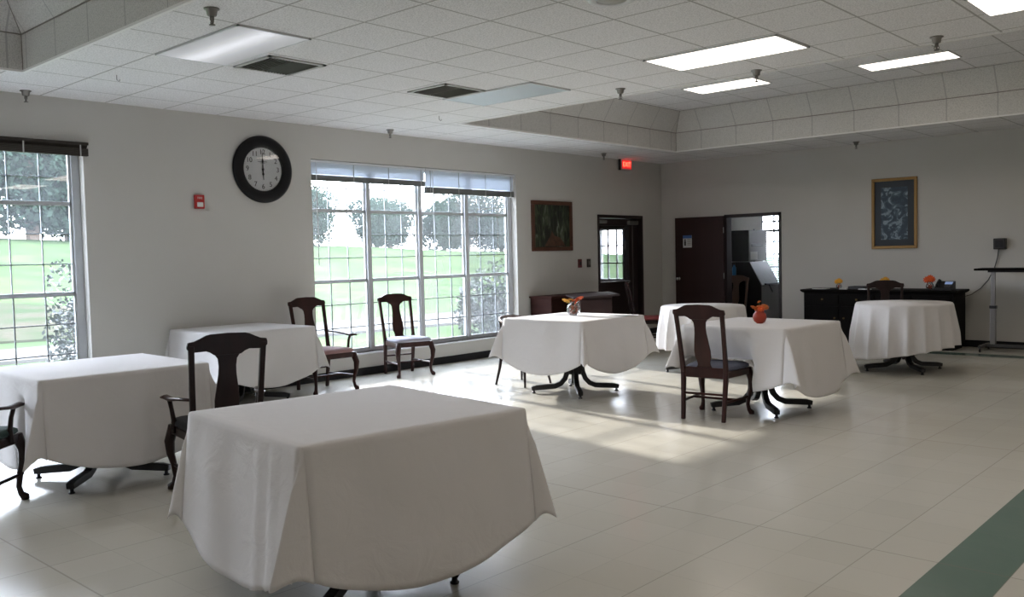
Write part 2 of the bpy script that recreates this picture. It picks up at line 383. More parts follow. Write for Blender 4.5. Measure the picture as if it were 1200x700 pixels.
# ------------------------------------------------------------------ windows
def window(name, y0, y1, z0, z1, units):
    root = struct(empty(name))
    X0, X1 = XW-.17, XW-.11
    f = MB()
    f.box(X0, X1, y0, y0+.045, z0, z1); f.box(X0, X1, y1-.075, y1, z0, z1); f.box(X0, X1, y0, y1, z1-.04, z1); f.box(X0, X1, y0, y1, z0, z0+.035)
    f.build('window_frame', SASH, root, bevel=.004)
    B(XW-.12, XW+.012, y0-.0, y1+.0, z0-.022, z0+.0).build('window_sill', WHITE, root, bevel=.004)
    n = units; a0, a1 = y0+.045, y1-.075; uw = (a1-a0)/n
    m = MB()
    for i in range(1, n): m.box(X0-.005, X1+.012, a0+i*uw-.032, a0+i*uw+.032, z0+.03, z1-.03)
    m.build('mullion', SASH, root, bevel=.004)
    zr1, zr2 = 2.105, 1.215
    for i in range(n):
        c0 = a0+i*uw+(.028 if i else 0); c1 = a0+(i+1)*uw-(.028 if i < n-1 else 0)
        for k, (s0, s1, rows, xo) in enumerate(((z0+.035, zr2, 3, .018), (zr2, zr1, 3, 0), (zr1, z1-.04, 2, 0))):
            s = MB(); xa, xb = X0+.008+xo, X0+.038+xo; t = .024
            s.box(xa, xb, c0, c0+t, s0, s1); s.box(xa, xb, c1-t, c1, s0, s1); s.box(xa, xb, c0, c1, s0, s0+t*.9); s.box(xa, xb, c0, c1, s1-t*.9, s1)
            s.build('sash', SASH, root, bevel=.003)
            g = MB(); xm = (xa+xb)/2
            for q in (1, 2): yy = c0+(c1-c0)*q/3; g.box(xm-.006, xm+.006, yy-.006, yy+.006, s0+.01, s1-.01)
            for q in range(1, rows): zz = s0+(s1-s0)*q/rows; g.box(xm-.006, xm+.006, c0+.01, c1-.01, zz-.006, zz+.006)
            g.build('muntin_grid', MUNT, root)
    B(X0+.030, X0+.034, y0+.02, y1-.02, z0+.02, z1-.02).build('glass_pane', GLASS, root)
    return root
window('window_1', *W1[:2], W1[2], W1[3], 4)
window('window_2', *W2[:2], W2[2], W2[3], 4)

# blinds: head rail, raised slats, dark stack, wand
BL_T = translucent('pale_blind_slats', (.85, .88, .92), .62)
BL_D = mat('shaded_blind_stack', (.16, .17, .17), .5)  # pale slats seen against the sky: their backlit shade is put into this colour
BL_B = mat('brown_blind_stack', (.030, .024, .020), .5)
def blind(label, y0, y1, ztop, zs0, zb0, x, sm, bm, wand=None):
    t = thing('window_blind', label, 'blind', (x, (y0+y1)/2, ztop), 0, 'raised window blinds')
    h = (y1-y0)/2
    B(-.025, .025, -h, h, -.028, 0).build('head_rail', WHITE if sm is BL_T else BL_B, t, bevel=.003)
    s = MB(); n = max(3, int((ztop-.03-zs0)/.014)); 
    for i in range(n):
        z = -.034-i*(ztop-.034-zs0)/n
        s.box(-.02, .02, -h+.01, h-.01, -.0012, .0012, Matrix.Translation((0, 0, z)) @ Matrix.Rotation(-.75, 4, 'Y'))
    s.build('slats', sm, t)
    s = MB(); n = 6; zt = zs0-ztop; zb = zb0-ztop
    for i in range(n): s.box(-.024, .024, -h+.005, h-.005, zt+(zb-zt)*(i+.92)/n, zt+(zb-zt)*i/n)
    s.build('slat_stack', bm, t, bevel=.001)
    k = max(3, int(round(h*2/.5))); tm = mat('ladder_tape', (.45, .45, .44), .7)
    for i in range(k):
        yy = -h+.08+(2*h-.16)*i/(k-1)
        B(.0255, .0275, yy-.006, yy+.006, zb-.004, -.028).build('ladder_tape', tm, t)
    if wand:
        B(.028, .036, wand[0]-(y0+y1)/2-.004, wand[0]-(y0+y1)/2+.004, wand[1]-ztop, -.02).build('wand', WHITE, t)
    return t
blind('pale raised blind over the left part of the large paned window', 6.345, 8.215, 2.712, 2.535, 2.465, XW-.055, BL_T, BL_D, (6.42, 1.43))
blind('pale blind hanging lower over the right part of the large paned window', 8.22, 10.02, 2.712, 2.46, 2.375, XW-.052, BL_T, BL_D, (8.34, 1.8))
blind('dark brown raised blind above the window at the left edge', -.1, 3.69, 2.70, 2.64, 2.565, XW+.035, BL_B, BL_B)

# ------------------------------------------------------------------ door 1 (window wall) and vestibule
root = struct(empty('door_1'))
f = MB(); y0, y1, z1 = D1[0], D1[1], D1[3]
f.box(XW-WT, XW+.015, y0-.0, y0+.05, 0, z1); f.box(XW-WT, XW+.015, y1-.05, y1, 0, z1); f.box(XW-WT, XW+.015, y0, y1, z1-.05, z1)
f.build('door_frame', DARKF, root, bevel=.004)
l = MB(); a, b = y0+.055, y1-.055; X0, X1 = XW-.12, XW-.075
l.box(X0, X1, a, a+.10, 0.01, z1-.06); l.box(X0, X1, b-.26, b, 0.01, z1-.06); l.box(X0, X1, a+.1, b-.26, 1.97, z1-.06); l.box(X0, X1, a+.1, b-.26, .01, 1.0)
leaf = l.build('door_leaf', DARKF, root, bevel=.003)
B(X0+.018, X0+.024, a+.09, b-.25, .99, 1.98).build('glass_pane', GLASS, leaf)
B(X1, X1+.006, a+.1, b-.26, .985, 1.0).build('glazing_bead', mat('grey_bead', (.3, .3, .32), .4), leaf)
h = MB(); h.tube([(X1, b-.40, .93), (X1+.05, b-.40, .95), (X1+.06, b-.32, .985)], .011, 8); h.lathe([(.025, 0), (.025, .012)], (0, 0, 0), 14, Matrix.Translation((X1, b-.40, .93)) @ Matrix.Rotation(PI/2, 4, 'Y'))
h.build('door_handle', CHROME, leaf, smooth=True)
k = MB(); k.box(X1, X1+.06, a+.03, a+.25, 2.005, 2.06); k.box(X1, X1+.06, b-.32, b-.04, 1.99, 2.055)
k.build('door_closer', mat('grey_closer', (.16, .16, .15), .5), leaf, bevel=.006)
k = MB(); k.box(X1, X1+.012, b-.17, b-.155, .05, 1.98); k.build('door_astragal', mat('grey_astragal', (.10, .09, .09), .4), leaf)
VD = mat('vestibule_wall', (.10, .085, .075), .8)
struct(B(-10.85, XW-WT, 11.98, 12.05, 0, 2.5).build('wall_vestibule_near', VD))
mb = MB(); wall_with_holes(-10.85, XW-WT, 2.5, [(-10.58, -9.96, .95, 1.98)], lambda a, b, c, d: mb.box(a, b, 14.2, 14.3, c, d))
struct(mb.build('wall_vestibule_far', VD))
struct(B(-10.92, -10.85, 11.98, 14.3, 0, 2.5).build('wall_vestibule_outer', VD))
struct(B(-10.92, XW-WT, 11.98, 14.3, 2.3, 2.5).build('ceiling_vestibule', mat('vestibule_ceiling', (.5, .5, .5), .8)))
root = struct(empty('window_3'))
f = MB(); x0, x1, z0, z1 = -10.58, -9.96, .95, 1.98
f.box(x0, x0+.035, 14.18, 14.3, z0, z1); f.box(x1-.035, x1, 14.18, 14.3, z0, z1); f.box(x0, x1, 14.18, 14.3, z0, z0+.035); f.box(x0, x1, 14.18, 14.3, z1-.035, z1)
for i in (1, 2):
    xx = x0+(x1-x0)*i/3; f.box(xx-.012, xx+.012, 14.22, 14.26, z0, z1)
    zz = z0+(z1-z0)*i/3; f.box(x0, x1, 14.22, 14.26, zz-.012, zz+.012)
f.build('window_frame', SASH, root); B(x0, x1, 14.262, 14.266, z0, z1).build('glass_pane', GLASS, root)

# ------------------------------------------------------------------ door 2 (back wall), kitchen beyond
root = struct(empty('door_2'))
f = MB(); x0, x1, z1 = D2[0], D2[1], D2[3]
f.box(x0, x0+.05, YB-.018, YB+.16, 0, z1); f.box(x1-.05, x1, YB-.018, YB+.16, 0, z1); f.box(x0, x1, YB-.018, YB+.16, z1-.055, z1)
f.build('door_frame', DARKF, root, bevel=.004)
T = Matrix.Translation((-7.70, YB-.03, 0)) @ Matrix.Rotation(math.radians(2.5), 4, 'Z')
leaf = MB().box(-.95, 0, -.06, -.015, .012, 2.10, T).build('door_leaf', DOORM, root, bevel=.003)
k = MB(); Tk = T @ Matrix.Translation((-.88, -.06, 1.0)) @ Matrix.Rotation(PI/2, 4, 'X')
k.lathe([(.032, 0), (.032, .008), (.012, .012), (.012, .035), (.026, .045), (.03, .06), (.022, .075), (.002, .078)], (0, 0, 0), 16, Tk)
k.build('door_knob', CHROME, leaf, smooth=True)
k = MB(); k.box(-.956, -.95, -.05, -.025, .93, 1.07, T); k.build('latch_plate', CHROME, leaf)
hg = MB()
for z in (.25, 1.05, 1.85): hg.tube([T @ Vector((.004, -.06, z-.05)), T @ Vector((.004, -.06, z+.05))], .008, 8)
hg.build('hinge', CHROME, leaf)
s = tag(MB().box(-.0875, .0875, -.11, .11, 0, .004, T @ Matrix.Translation((-.70, -.061, 1.67)) @ Matrix.Rotation(PI/2, 4, 'X')).build('door_sign', mat('sign_white', (.55, .55, .55), .4)), 'small blue and white restroom-style sign on the open brown door', 'sign')
Ts = T @ Matrix.Translation((-.70, -.0655, 1.67)) @ Matrix.Rotation(PI/2, 4, 'X')
MB().box(-.0875, .0875, .055, .11, 0, .0015, Ts).build('sign_header', mat('sign_blue', (.05, .12, .35), .4), s)
g = MB(); g.lathe([(.016, 0), (.016, .0015)], (-.045, .028, 0), 14, Ts); g.box(-.062, -.028, -.075, .010, 0, .0015, Ts)
g.build('sign_figure', BLACKP, s)
g = MB()
for i in range(5): g.box(.0, .07, .035-i*.026, .047-i*.026, 0, .0015, Ts)
g.build('sign_lines', mat('sign_text_grey', (.25, .25, .22), .5), s)
# kitchen shell
KW = mat('kitchen_wall', (.6, .58, .55), .8)
KY = 17.0
struct(B(-9.3, -4, YB+.31, KY+.2, -.12, 0).build('floor_kitchen', mat('kitchen_floor', (.25, .23, .2), .5)))
mb = MB(); wall_with_holes(-9.2, -5, 2.6, [(-8.50, -7.40, .12, 2.32)], lambda a, b, c, d: mb.box(a, b, KY, KY+.12, c, d)); struct(mb.build('wall_kitchen_back', KW))
struct(B(-9.3, -9.2, YB+.16, KY+.12, 0, 2.6).build('wall_kitchen_left', KW)); struct(B(-5, -4.9, YB+.16, KY+.12, 0, 2.6).build('wall_kitchen_right', KW))
struct(B(-9.3, -4.9, YB+.16, KY+.12, 2.6, 2.7).build('ceiling_kitchen', KW))
root = struct(empty('window_4'))  # its hidden right part is widened to let more light into the kitchen
f = MB()
for x in (-8.50, -8.24, -7.88, -7.43): f.box(x, x+.03, KY+.01, KY+.06, .12, 2.32)
for z in (.12, 2.05, 2.29): f.box(-8.5, -7.40, KY+.01, KY+.06, z, z+.03)
f.build('window_frame', SASH, root); B(-8.5, -7.40, KY+.07, KY+.075, .12, 2.32).build('glass_pane', GLASS, root)
t = thing('window_blind', 'white slatted blind in the far kitchen window seen through the doorway', 'blind', (-8.17, KY-.04, 0))
s = MB()
for i in range(38): s.box(-.32, .32, -.02, .02, -.001, .001, Matrix.Translation((0, 0, .16+i*.045)) @ Matrix.Rotation(.5, 4, 'X'))
s.build('slats', BL_T, t); B(-.32, .32, -.025, .025, 1.87, 1.90).build('head_rail', WHITE, t)

# ice machine: dark side towards the dining room, steel front
t = thing('ice_machine', 'steel and black ice machine standing inside the kitchen doorway', 'ice machine', (0, 0, 0))
xs, ya, yb = -7.78, 15.05, 15.77
B(-8.60, xs, ya, yb, 1.28, 1.86).build('ice_maker_head', BLACKP, t, bevel=.01)
B(xs, xs+.012, ya+.01, yb-.005, 1.29, 1.85).build('front_panel', STEEL, t)
B(xs+.012, xs+.016, ya+.10, yb-.15, 1.55, 1.60).build('vent_slot', BLACKP, t)
B(xs+.012, xs+.015, ya+.06, ya+.33, 1.31, 1.46).build('notice', mat('grey_notice', (.5, .49, .46), .6), t)
b = MB().prism([(-8.55, .08), (xs+.25, .08), (xs+.25, .84), (xs+.02, 1.27), (-8.55, 1.27)], lambda u, v: Vector((u, ya, v)), lambda u, v: Vector((u, yb, v)))
bin_ = b.build('storage_bin', BLACKP, t, bevel=.008)
B(xs+.25, xs+.256, ya+.01, yb-.01, .12, .82).build('bin_front', STEEL, t)
MB().prism([(xs+.02, 1.27), (xs+.262, .845), (xs+.252, .83), (xs+.01, 1.25)], lambda u, v: Vector((u, ya+.01, v)), lambda u, v: Vector((u, yb-.01, v))).build('bin_lid', STEEL, t)
B(xs+.255, xs+.29, ya+.12, yb-.1, .84, .87).build('lid_handle', BLACKP, t, bevel=.004)
k = MB().tube([(xs+.28, ya+.25, .85), (xs+.29, ya+.36, .72), (xs+.275, ya+.40, .70)], .012, 6).build('ice_scoop', BLACKP, t)
for x in (-8.5, xs+.18):
    for y in (ya+.06, yb-.06): MB().lathe([(.025, 0), (.025, .08)], (x, y, 0), 10).build('foot', BLACKP, t)
t = thing('wire_rack', 'black wire storage rack beside the kitchen window, mostly behind the ice machine', 'rack', (-7.80, 16.35, 0))
f = MB()
for x in (-.4, .4):
    for y in (-.25, .25): f.tube([(x, y, 0), (x, y, 1.9)], .014, 8)
f.build('post', IRON, t)
for z in (.3, .8, 1.15, 1.4, 1.65, 1.85):
    f = MB()
    for y in (-.25, .25): f.tube([(-.4, y, z), (.4, y, z)], .009, 6)
    for i in range(9): f.tube([(-.4+.1*i, -.25, z), (-.4+.1*i, .25, z)], .005, 5)
    f.build('shelf', IRON, t)
wb = mat('white_bag', (.7, .72, .75), .6)
for z, lb in ((1.4, 'rounded white bag on the upper shelf of the kitchen wire rack'), (1.15, 'rounded white bag on the lower middle shelf of the kitchen wire rack')):
    m = MB(); m.lathe([(.02, .01), (.12, .012), (.15, .07), (.13, .15), (.07, .2), (.01, .21)], (-7.45, 16.35, z), 16)
    tag(m.build('flour_bag', wb, smooth=True), lb, 'bag', 'white bags on the kitchen rack')
t = thing('spray_bottle', 'blue bottle on the kitchen counter just inside the doorway', 'bottle', (-8.02, 14.955, .96))
MB().lathe([(.035, 0), (.037, .02), (.037, .20), (.018, .24), (.014, .26)], seg=14).build('bottle_body', mat('blue_plastic', (.02, .14, .32), .3), t, smooth=True)
MB().lathe([(.018, .26), (.018, .30), (.012, .305)], seg=12).build('cap', BLACKP, t)
t = thing('kitchen_counter', 'low dark counter against the inner side of the kitchen doorway', 'counter', (-8.1, 14.55, 0))
B(-.45, .28, .33, .48, .93, .96).build('worktop', BLKW, t, bevel=.005); B(-.43, .26, .34, .47, 0, .93).build('body', BLKW, t)

# ------------------------------------------------------------------ lights, vents, sprinklers, speaker on the ceiling
def tube_emit(name, base_, s, off, amp, width, edge, col=(1, .89, .78)):
    """prismatic diffuser: the glow of the tubes behind it, bright along each tube"""
    m, nt, b = node_mat(name); b.inputs['Base Color'].default_value = (*base_, 1); b.inputs['Roughness'].default_value = .3
    tc = nt.nodes.new('ShaderNodeTexCoord'); sp = nt.nodes.new('ShaderNodeSeparateXYZ'); nt.links.new(tc.outputs['Object'], sp.inputs[0])
    tot = None
    for o in off:
        d = math_node(nt, 'DIVIDE', math_node(nt, 'SUBTRACT', sp.outputs['Y'], o), width)
        g = math_node(nt, 'DIVIDE', 1, math_node(nt, 'ADD', 1, math_node(nt, 'MULTIPLY', d, d)))
        tot = g if tot is None else math_node(nt, 'ADD', tot, g)
    nt.links.new(math_node(nt, 'ADD', math_node(nt, 'MULTIPLY', tot, amp), s), b.inputs['Emission Strength'])
    b.inputs['Emission Color'].default_value = (*col, 1)
    return m
LIT = tube_emit('lit_diffuser', (.8, .8, .8), LAMP*.7, (-.14, .14), LAMP*.5, .08, 0)
DIM = tube_emit('half_lit_diffuser', (.7, .7, .72), .04, (-.02,), .42, .11, 0, (.9, .92, 1))
OFF = mat('unlit_diffuser', (.66, .74, .80), .25, bump=.2, bscale=200)
def ceiling_light(label, x, y, z, m, sx=1.2, sy=.6):
    t = thing('ceiling_light', label, 'ceiling light', (x, y, z), 0, 'fluorescent ceiling lights')
    f = MB(); a, b = sx/2, sy/2
    f.box(-a, a, -b, -b+.018, -.012, -.001); f.box(-a, a, b-.018, b, -.012, -.001); f.box(-a, -a+.018, -b, b, -.012, -.001); f.box(a-.018, a, -b, b, -.012, -.001)
    f.build('frame', WHITE, t)
    B(-a+.018, a-.018, -b+.018, b-.018, -.009, -.002).build('diffuser', m, t)
    return t
ceiling_light('half-dim ceiling light with a soft bright streak, beside the nearer square vent', -6.08, 3.588, CZ, DIM)
ceiling_light('large bright ceiling light on the low ceiling in front of the raised bay', -3.64, 6.66, CZ, LIT)
ceiling_light('bright ceiling light cut off by the upper right corner of the view', -1.15, 6.70, CZ, LIT)
ceiling_light('unlit pale ceiling light panel beside the farther square vent', -6.08, 6.638, CZ, OFF)
ceiling_light('bright ceiling light inside the raised bay, left of the two there', -5.99, 11.0, CZ+.62, LIT, 1.07, .56)
ceiling_light('pinkish lit ceiling light inside the raised bay, right of the two there', -3.70, 11.28, CZ+.62, LIT, 1.07, .50)
for lx, ly, lz, lb in ((-1.2, 3.588, CZ, 'added unseen fill light on the low ceiling overhead, beside the near bay'), (1.2, 3.588, CZ, 'added unseen fill light on the low ceiling overhead at the far right'), (1.2, 6.70, CZ, 'added unseen fill light on the low ceiling far to the right'), (-1.4, 10.7, CZ+.62, 'added unseen fill light inside the far raised bay, right of the two in view'), (.9, 10.7, CZ+.62, 'added unseen fill light inside the far raised bay, farthest right'),
        (-5.4, .4, CZ+.62, 'added unseen fill light inside the near raised bay, at its left'), (-2.6, .4, CZ+.62, 'added unseen fill light inside the near raised bay, in its middle'), (.4, .4, CZ+.62, 'added unseen fill light inside the near raised bay, at its right')):
    ceiling_light(lb, lx, ly, lz, LIT)  # unseen lights added beyond the view to brighten the room
def vent(label, x, y):
    t = thing('ceiling_vent', label, 'vent', (x, y, CZ), 0, 'square ceiling vents')
    a = .27; f = MB()
    f.box(-a, a, -a, -a+.03, -.014, -.001); f.box(-a, a, a-.03, a, -.014, -.001); f.box(-a, -a+.03, -a, a, -.014, -.001); f.box(a-.03, a, -a, a, -.014, -.001)
    f.build('frame', mat('vent_frame', (.5, .5, .49), .5), t)
    B(-a+.03, a-.03, -a+.03, a-.03, -.004, -.001).build('duct_opening', mat('duct_dark', (.03, .028, .022), .9), t)
    VS = mat('vent_slat', (.05, .045, .035), .5)
    f = MB()
    for i in range(7):
        yy = -.20+i*.028
        f.box(-a+.03, a-.03, -.010, .010, -.001, .001, Matrix.Translation((0, yy, -.009)) @ Matrix.Rotation(.7, 4, 'X'))
    f.build('louver', (mat('vent_slat_pale', (.30, .29, .26), .5)), t)
    f = MB()
    for i in range(8):
        yy = .01+i*.028
        f.box(-a+.03, a-.03, -.010, .010, -.001, .001, Matrix.Translation((0, yy, -.009)) @ Matrix.Rotation(-.8, 4, 'X'))
    f.build('louver', VS, t)
vent('square ceiling vent with dark louvers, the nearer one, beside the half-dim light', -6.40, 4.22)
vent('square ceiling vent with dark louvers, the farther one, beside the unlit light panel', -6.32, 6.05)
def sprinkler(label, x, y, z=CZ):
    t = thing('sprinkler', label, 'sprinkler', (x, y, z), 0, 'ceiling sprinkler heads')
    SM = SPM
    MB().lathe([(.05, 0), (.05, -.006), (.036, -.012), (.03, -.045), (.022, -.05)], seg=18).build('escutcheon', SM, t, smooth=True)
    h = MB().lathe([(.014, -.05), (.014, -.075), (.006, -.08), (.006, -.10), (.02, -.102), (.02, -.106)], seg=14)
    h.tube([(.012, 0, -.07), (.02, 0, -.088), (.008, 0, -.10)], .003, 5); h.tube([(-.012, 0, -.07), (-.02, 0, -.088), (-.008, 0, -.10)], .003, 5)
    h.build('sprinkler_head', SM, t, smooth=True)
SPM = mat('sprinkler_metal', (.22, .21, .20), .35, metal=.8)
sprinkler('ceiling sprinkler beside the edge of the near raised bay, above the half-dim light', -5.257, 2.975)
sprinkler('ceiling sprinkler close to the window wall above the left window', -8.85, 3.099)
sprinkler('ceiling sprinkler on the low ceiling at the near edge of the far raised bay', -5.126, 7.283)
sprinkler('ceiling sprinkler above the large paned window', -8.70, 7.322)
sprinkler('ceiling sprinkler left of the exit sign', -8.62, 11.75)
sprinkler('ceiling sprinkler hanging in front of the pinkish light', -2.215, 7.40)
sprinkler('ceiling sprinkler between the two brightest middle lights', -3.78, 7.50)
sprinkler('ceiling sprinkler near the back wall above the blue floral picture', -5.283, 13.75)
for lb, x, y in (('tiny metal hook in the ceiling left of the half-dim light', -7.64, 3.41), ('tiny metal hook in the ceiling above the large paned window', -7.51, 7.06)):
    tag(MB().tube([(x, y, CZ), (x, y, CZ-.04), (x+.012, y+.012, CZ-.055), (x+.02, y+.02, CZ-.04)], .004, 6).build('ceiling_hook', SPM), lb, 'hook', 'ceiling hooks')
t = thing('ceiling_speaker', 'round white ceiling speaker at the top edge of the view', 'speaker', (-3.365, 4.70, CZ))
MB().lathe([(.15, 0), (.15, -.008), (.10, -.012), (.098, -.004)], seg=32).build('trim_ring', WHITE, t, smooth=True)
MB().lathe([(.098, -.001), (.098, -.006), (.05, -.011), (.001, -.012)], seg=32).build('grille', mat('speaker_grille', (.45, .44, .42), .6), t, smooth=True)

# ------------------------------------------------------------------ on the window wall
def ringed(mb, T, prof, seg=56): return mb.lathe(prof, seg=seg, T=T)
t = thing('wall_clock', 'large round black-rimmed wall clock reading twelve', 'clock', (XW, 5.655, 2.55))
Tc = Matrix(((0, 0, 1, 0), (1, 0, 0, 0), (0, 1, 0, 0), (0, 0, 0, 1)))
ringed(MB(), Tc, [(.365, .002), (.385, .015), (.385, .03), (.36, .05), (.32, .058), (.28, .048), (.258, .04), (.248, .022), (.248, .012)], 64).build('rim', mat('black_lacquer', (.006, .006, .008), .4, spec=.25), t, smooth=True)
ringed(MB(), Tc, [(.264, .012), (.264, .018)], 64).build('dial', mat('dial_white', (.75, .76, .77), .5), t)
for i in range(1, 13):
    a = PI/2 - i*PI/6; add_text(MB(), str(i), .080, Tc @ Matrix.Translation((.198*math.cos(a), .198*math.sin(a), .020))).build('numeral', BLACKP, t)
nm = MB()
for i in range(60):
    T_ = Tc @ Matrix.Rotation(i*PI/30, 4, 'Z'); nm.box(-.0012, .0012, .236, .245, .018, .0195, T_)
nm.box(-.06, .06, .085, .092, .018, .0195, Tc); nm.box(-.035, .035, .072, .077, .018, .0195, Tc)
nm.build('minute_track', mat('dial_grey', (.2, .2, .2), .5), t)
def hand(length, wd, ang, n):
    m = MB(); T_ = Tc @ Matrix.Rotation(ang, 4, 'Z')
    m.prism([(-wd*.4, -.05), (wd*.4, -.05), (wd*.35, length*.3), (wd, length*.45), (wd*.35, length*.6), (wd*.2, length), (-wd*.2, length), (-wd*.35, length*.6), (-wd, length*.45), (-wd*.35, length*.3)],
            lambda u, v: T_ @ Vector((u, v, n)), lambda u, v: T_ @ Vector((u, v, n+.003)))
    return m
m = hand(.21, .012, math.radians(2), .026); m.build('minute_hand', BLACKP, t)
m = hand(.12, .014, math.radians(183), .022); m.b.from_mesh(text_mesh('', .01)) if False else None; m.build('hour_hand', BLACKP, t)
ringed(MB(), Tc, [(.012, .02), (.012, .032)], 16).build('hub', BLACKP, t)
ringed(MB(), Tc, [(.262, .036), (.262, .038)], 48).build('clock_glass', glass_mat('clock_glass', refl=.03), t)

t = thing('fire_alarm_pull', 'red fire alarm pull station between clock and left window', 'fire alarm', (XW, 4.855, 2.155))
B(0, .035, -.055, .055, -.075, .075).build('housing', REDP, t, bevel=.006)
B(.035, .042, -.035, .035, -.055, -.005).build('pull_handle', mat('alarm_white', (.7, .7, .7), .4), t, bevel=.003)
g = add_text(MB(), 'FIRE', .032, Matrix(((0, 0, 1, .036), (1, 0, 0, 0), (0, 1, 0, .04), (0, 0, 0, 1)))); g.build('lettering', mat('alarm_letter', (.65, .62, .6), .5), t)
for nm_, y, cat, lb, m1, m2 in (('thermostat', 11.56, 'thermostat', 'small dark red switch box right of the forest picture', mat('dark_red_box', (.10, .02, .02), .5), BLACKP),
                           ('light_switch', 11.80, 'light switch', 'small dark light switch plate next to the glazed door', mat('bronze_plate', (.04, .035, .03), .4), mat('switch_grey', (.14, .13, .12), .5))):
    t = thing(nm_, lb, cat, (XW, y, 1.335))
    B(0, .02, -.045, .045, -.07, .07).build('cover_plate', m1, t, bevel=.004); B(.02, .03, -.016, .016, -.03, .03).build('switch_lever', m2, t, bevel=.002)
# exit sign
t = thing('exit_sign', 'glowing red exit sign on the wall above the glazed door', 'exit sign', (XW, 12.86, 3.03))
B(0, .07, -.17, .17, -.10, .10).build('housing', mat('exit_grey', (.45, .43, .42), .5), t, bevel=.004)
B(.03, .072, -.19, -.17, -.10, .095).build('side_cap', BLACKP, t)
B(.07, .074, -.14, .14, -.075, .075).build('face_panel', emit('exit_face', (.75, .03, .03), .5), t)
g = add_text(MB(), 'EXIT', .115, Matrix(((0, 0, 1, .076), (1, 0, 0, 0), (0, 1, 0, 0), (0, 0, 0, 1)))); g.build('lettering', emit('exit_letters', (1, .06, .03), 6), t)

# pictures
def picture(T0, wd, ht, fwid, frame_m, art_m, label, mat_m=None, mw=0, extra=None):
    t = thing('framed_picture', label, 'picture'); t.matrix_world = T0
    f = MB(); a, b = wd/2, ht/2
    for q in ((-a, a, -b, -b+fwid), (-a, a, b-fwid, b), (-a, -a+fwid, -b+fwid, b-fwid), (a-fwid, a, -b+fwid, b-fwid)): f.box(q[0], q[1], q[2], q[3], .002, .035)
    f.build('frame', frame_m, t, bevel=.006)
    a -= fwid-.003; b -= fwid-.003
    B(-a, a, -b, b, .004, .012).build('mat_board' if mat_m else 'canvas', mat_m or art_m, t)
    if mat_m: B(-a+mw, a-mw, -b+mw, b-mw, .012, .014).build('print', art_m, t)
    if extra: extra(t, a, b)
    return t
FOREST = ramp_mat('forest_painting', [(.0, (.006, .007, .005)), (.46, (.012, .016, .010)), (.54, (.030, .042, .022)), (.61, (.07, .09, .055)), (.70, (.20, .22, .19))], 4.5, 9, .8, .6, (2.6, .8, 1))
def forest(t, a, b):
    tm = MB(); random.seed(4)
    for i in range(9):
        x = -a*.55+i*a*.16+random.uniform(-.02, .02); w_ = random.uniform(.006, .014); l = random.uniform(-.5, .1)
        tm.prism([(x-w_, b*l), (x+w_, b*l), (x+w_*.6, b*.85), (x-w_*.6, b*.85)], lambda u, v: Vector((u, v, .0122)), lambda u, v: Vector((u, v, .0132)))
    tm.build('painted_trunks', mat('painted_trunk', (.03, .035, .028), .6), t)
    p = MB().prism([(-a*.45, -b*.95), (a*.75, -b*.95), (a*.45, -b*.55), (a*.12, -b*.45), (-a*.05, -b*.2), (-a*.10, -b*.45)], lambda u, v: Vector((u, v, .0122)), lambda u, v: Vector((u, v, .0130)))
    p.build('painted_path', mat('painted_path', (.10, .045, .025), .6, var=.5, scale=14), t)
picture(TW(10.86, 1.945), 1.0, .79, .062, mat('brown_frame', (.10, .035, .018), .4, var=.3, scale=10), FOREST, 'wide dark forest painting in a brown wooden frame', extra=forest)
FLORAL = ramp_mat('floral_print', [(.0, (.02, .035, .055)), (.45, (.045, .07, .10)), (.53, (.10, .15, .20)), (.58, (.30, .38, .46)), (.66, (.12, .16, .20))], 7, 6, 1.5, .5)
picture(TB(-4.815, 2.005), .68, 1.085, .045, mat('gilt_frame', (.30, .17, .05), .4, metal=.3), FLORAL, 'tall gold-framed blue floral picture on the back wall', mat('blue_grey_mat', (.045, .055, .07), .7), .10)

# wall box, cord
t = thing('wall_box', 'small black device box on the back wall above the rolling table', 'wall box', (-3.34, YB, 1.50))
B(-.078, .078, -.10, 0, -.078, .078).build('case', BLACKP, t, bevel=.008); B(-.05, .05, -.104, -.10, -.05, .05).build('front_cover', mat('box_cover', (.02, .02, .025), .2), t)
cord = MB().tube([(-3.36, YB-.03, 1.43), (-3.38, YB-.02, 1.30), (-3.42, YB-.02, 1.15), (-3.50, YB-.02, .98), (-3.60, YB-.02, .86), (-3.72, YB-.03, .77), (-3.84, YB-.05, .73), (-3.95, YB-.06, .74), (-4.02, YB-.08, .78), (-4.05, YB-.10, .80)], .006, 6, cap=True)
tag(cord.build('power_cord', BLACKP, smooth=True), 'thin black cord looping from the wall box down to the black sideboard', 'cord')

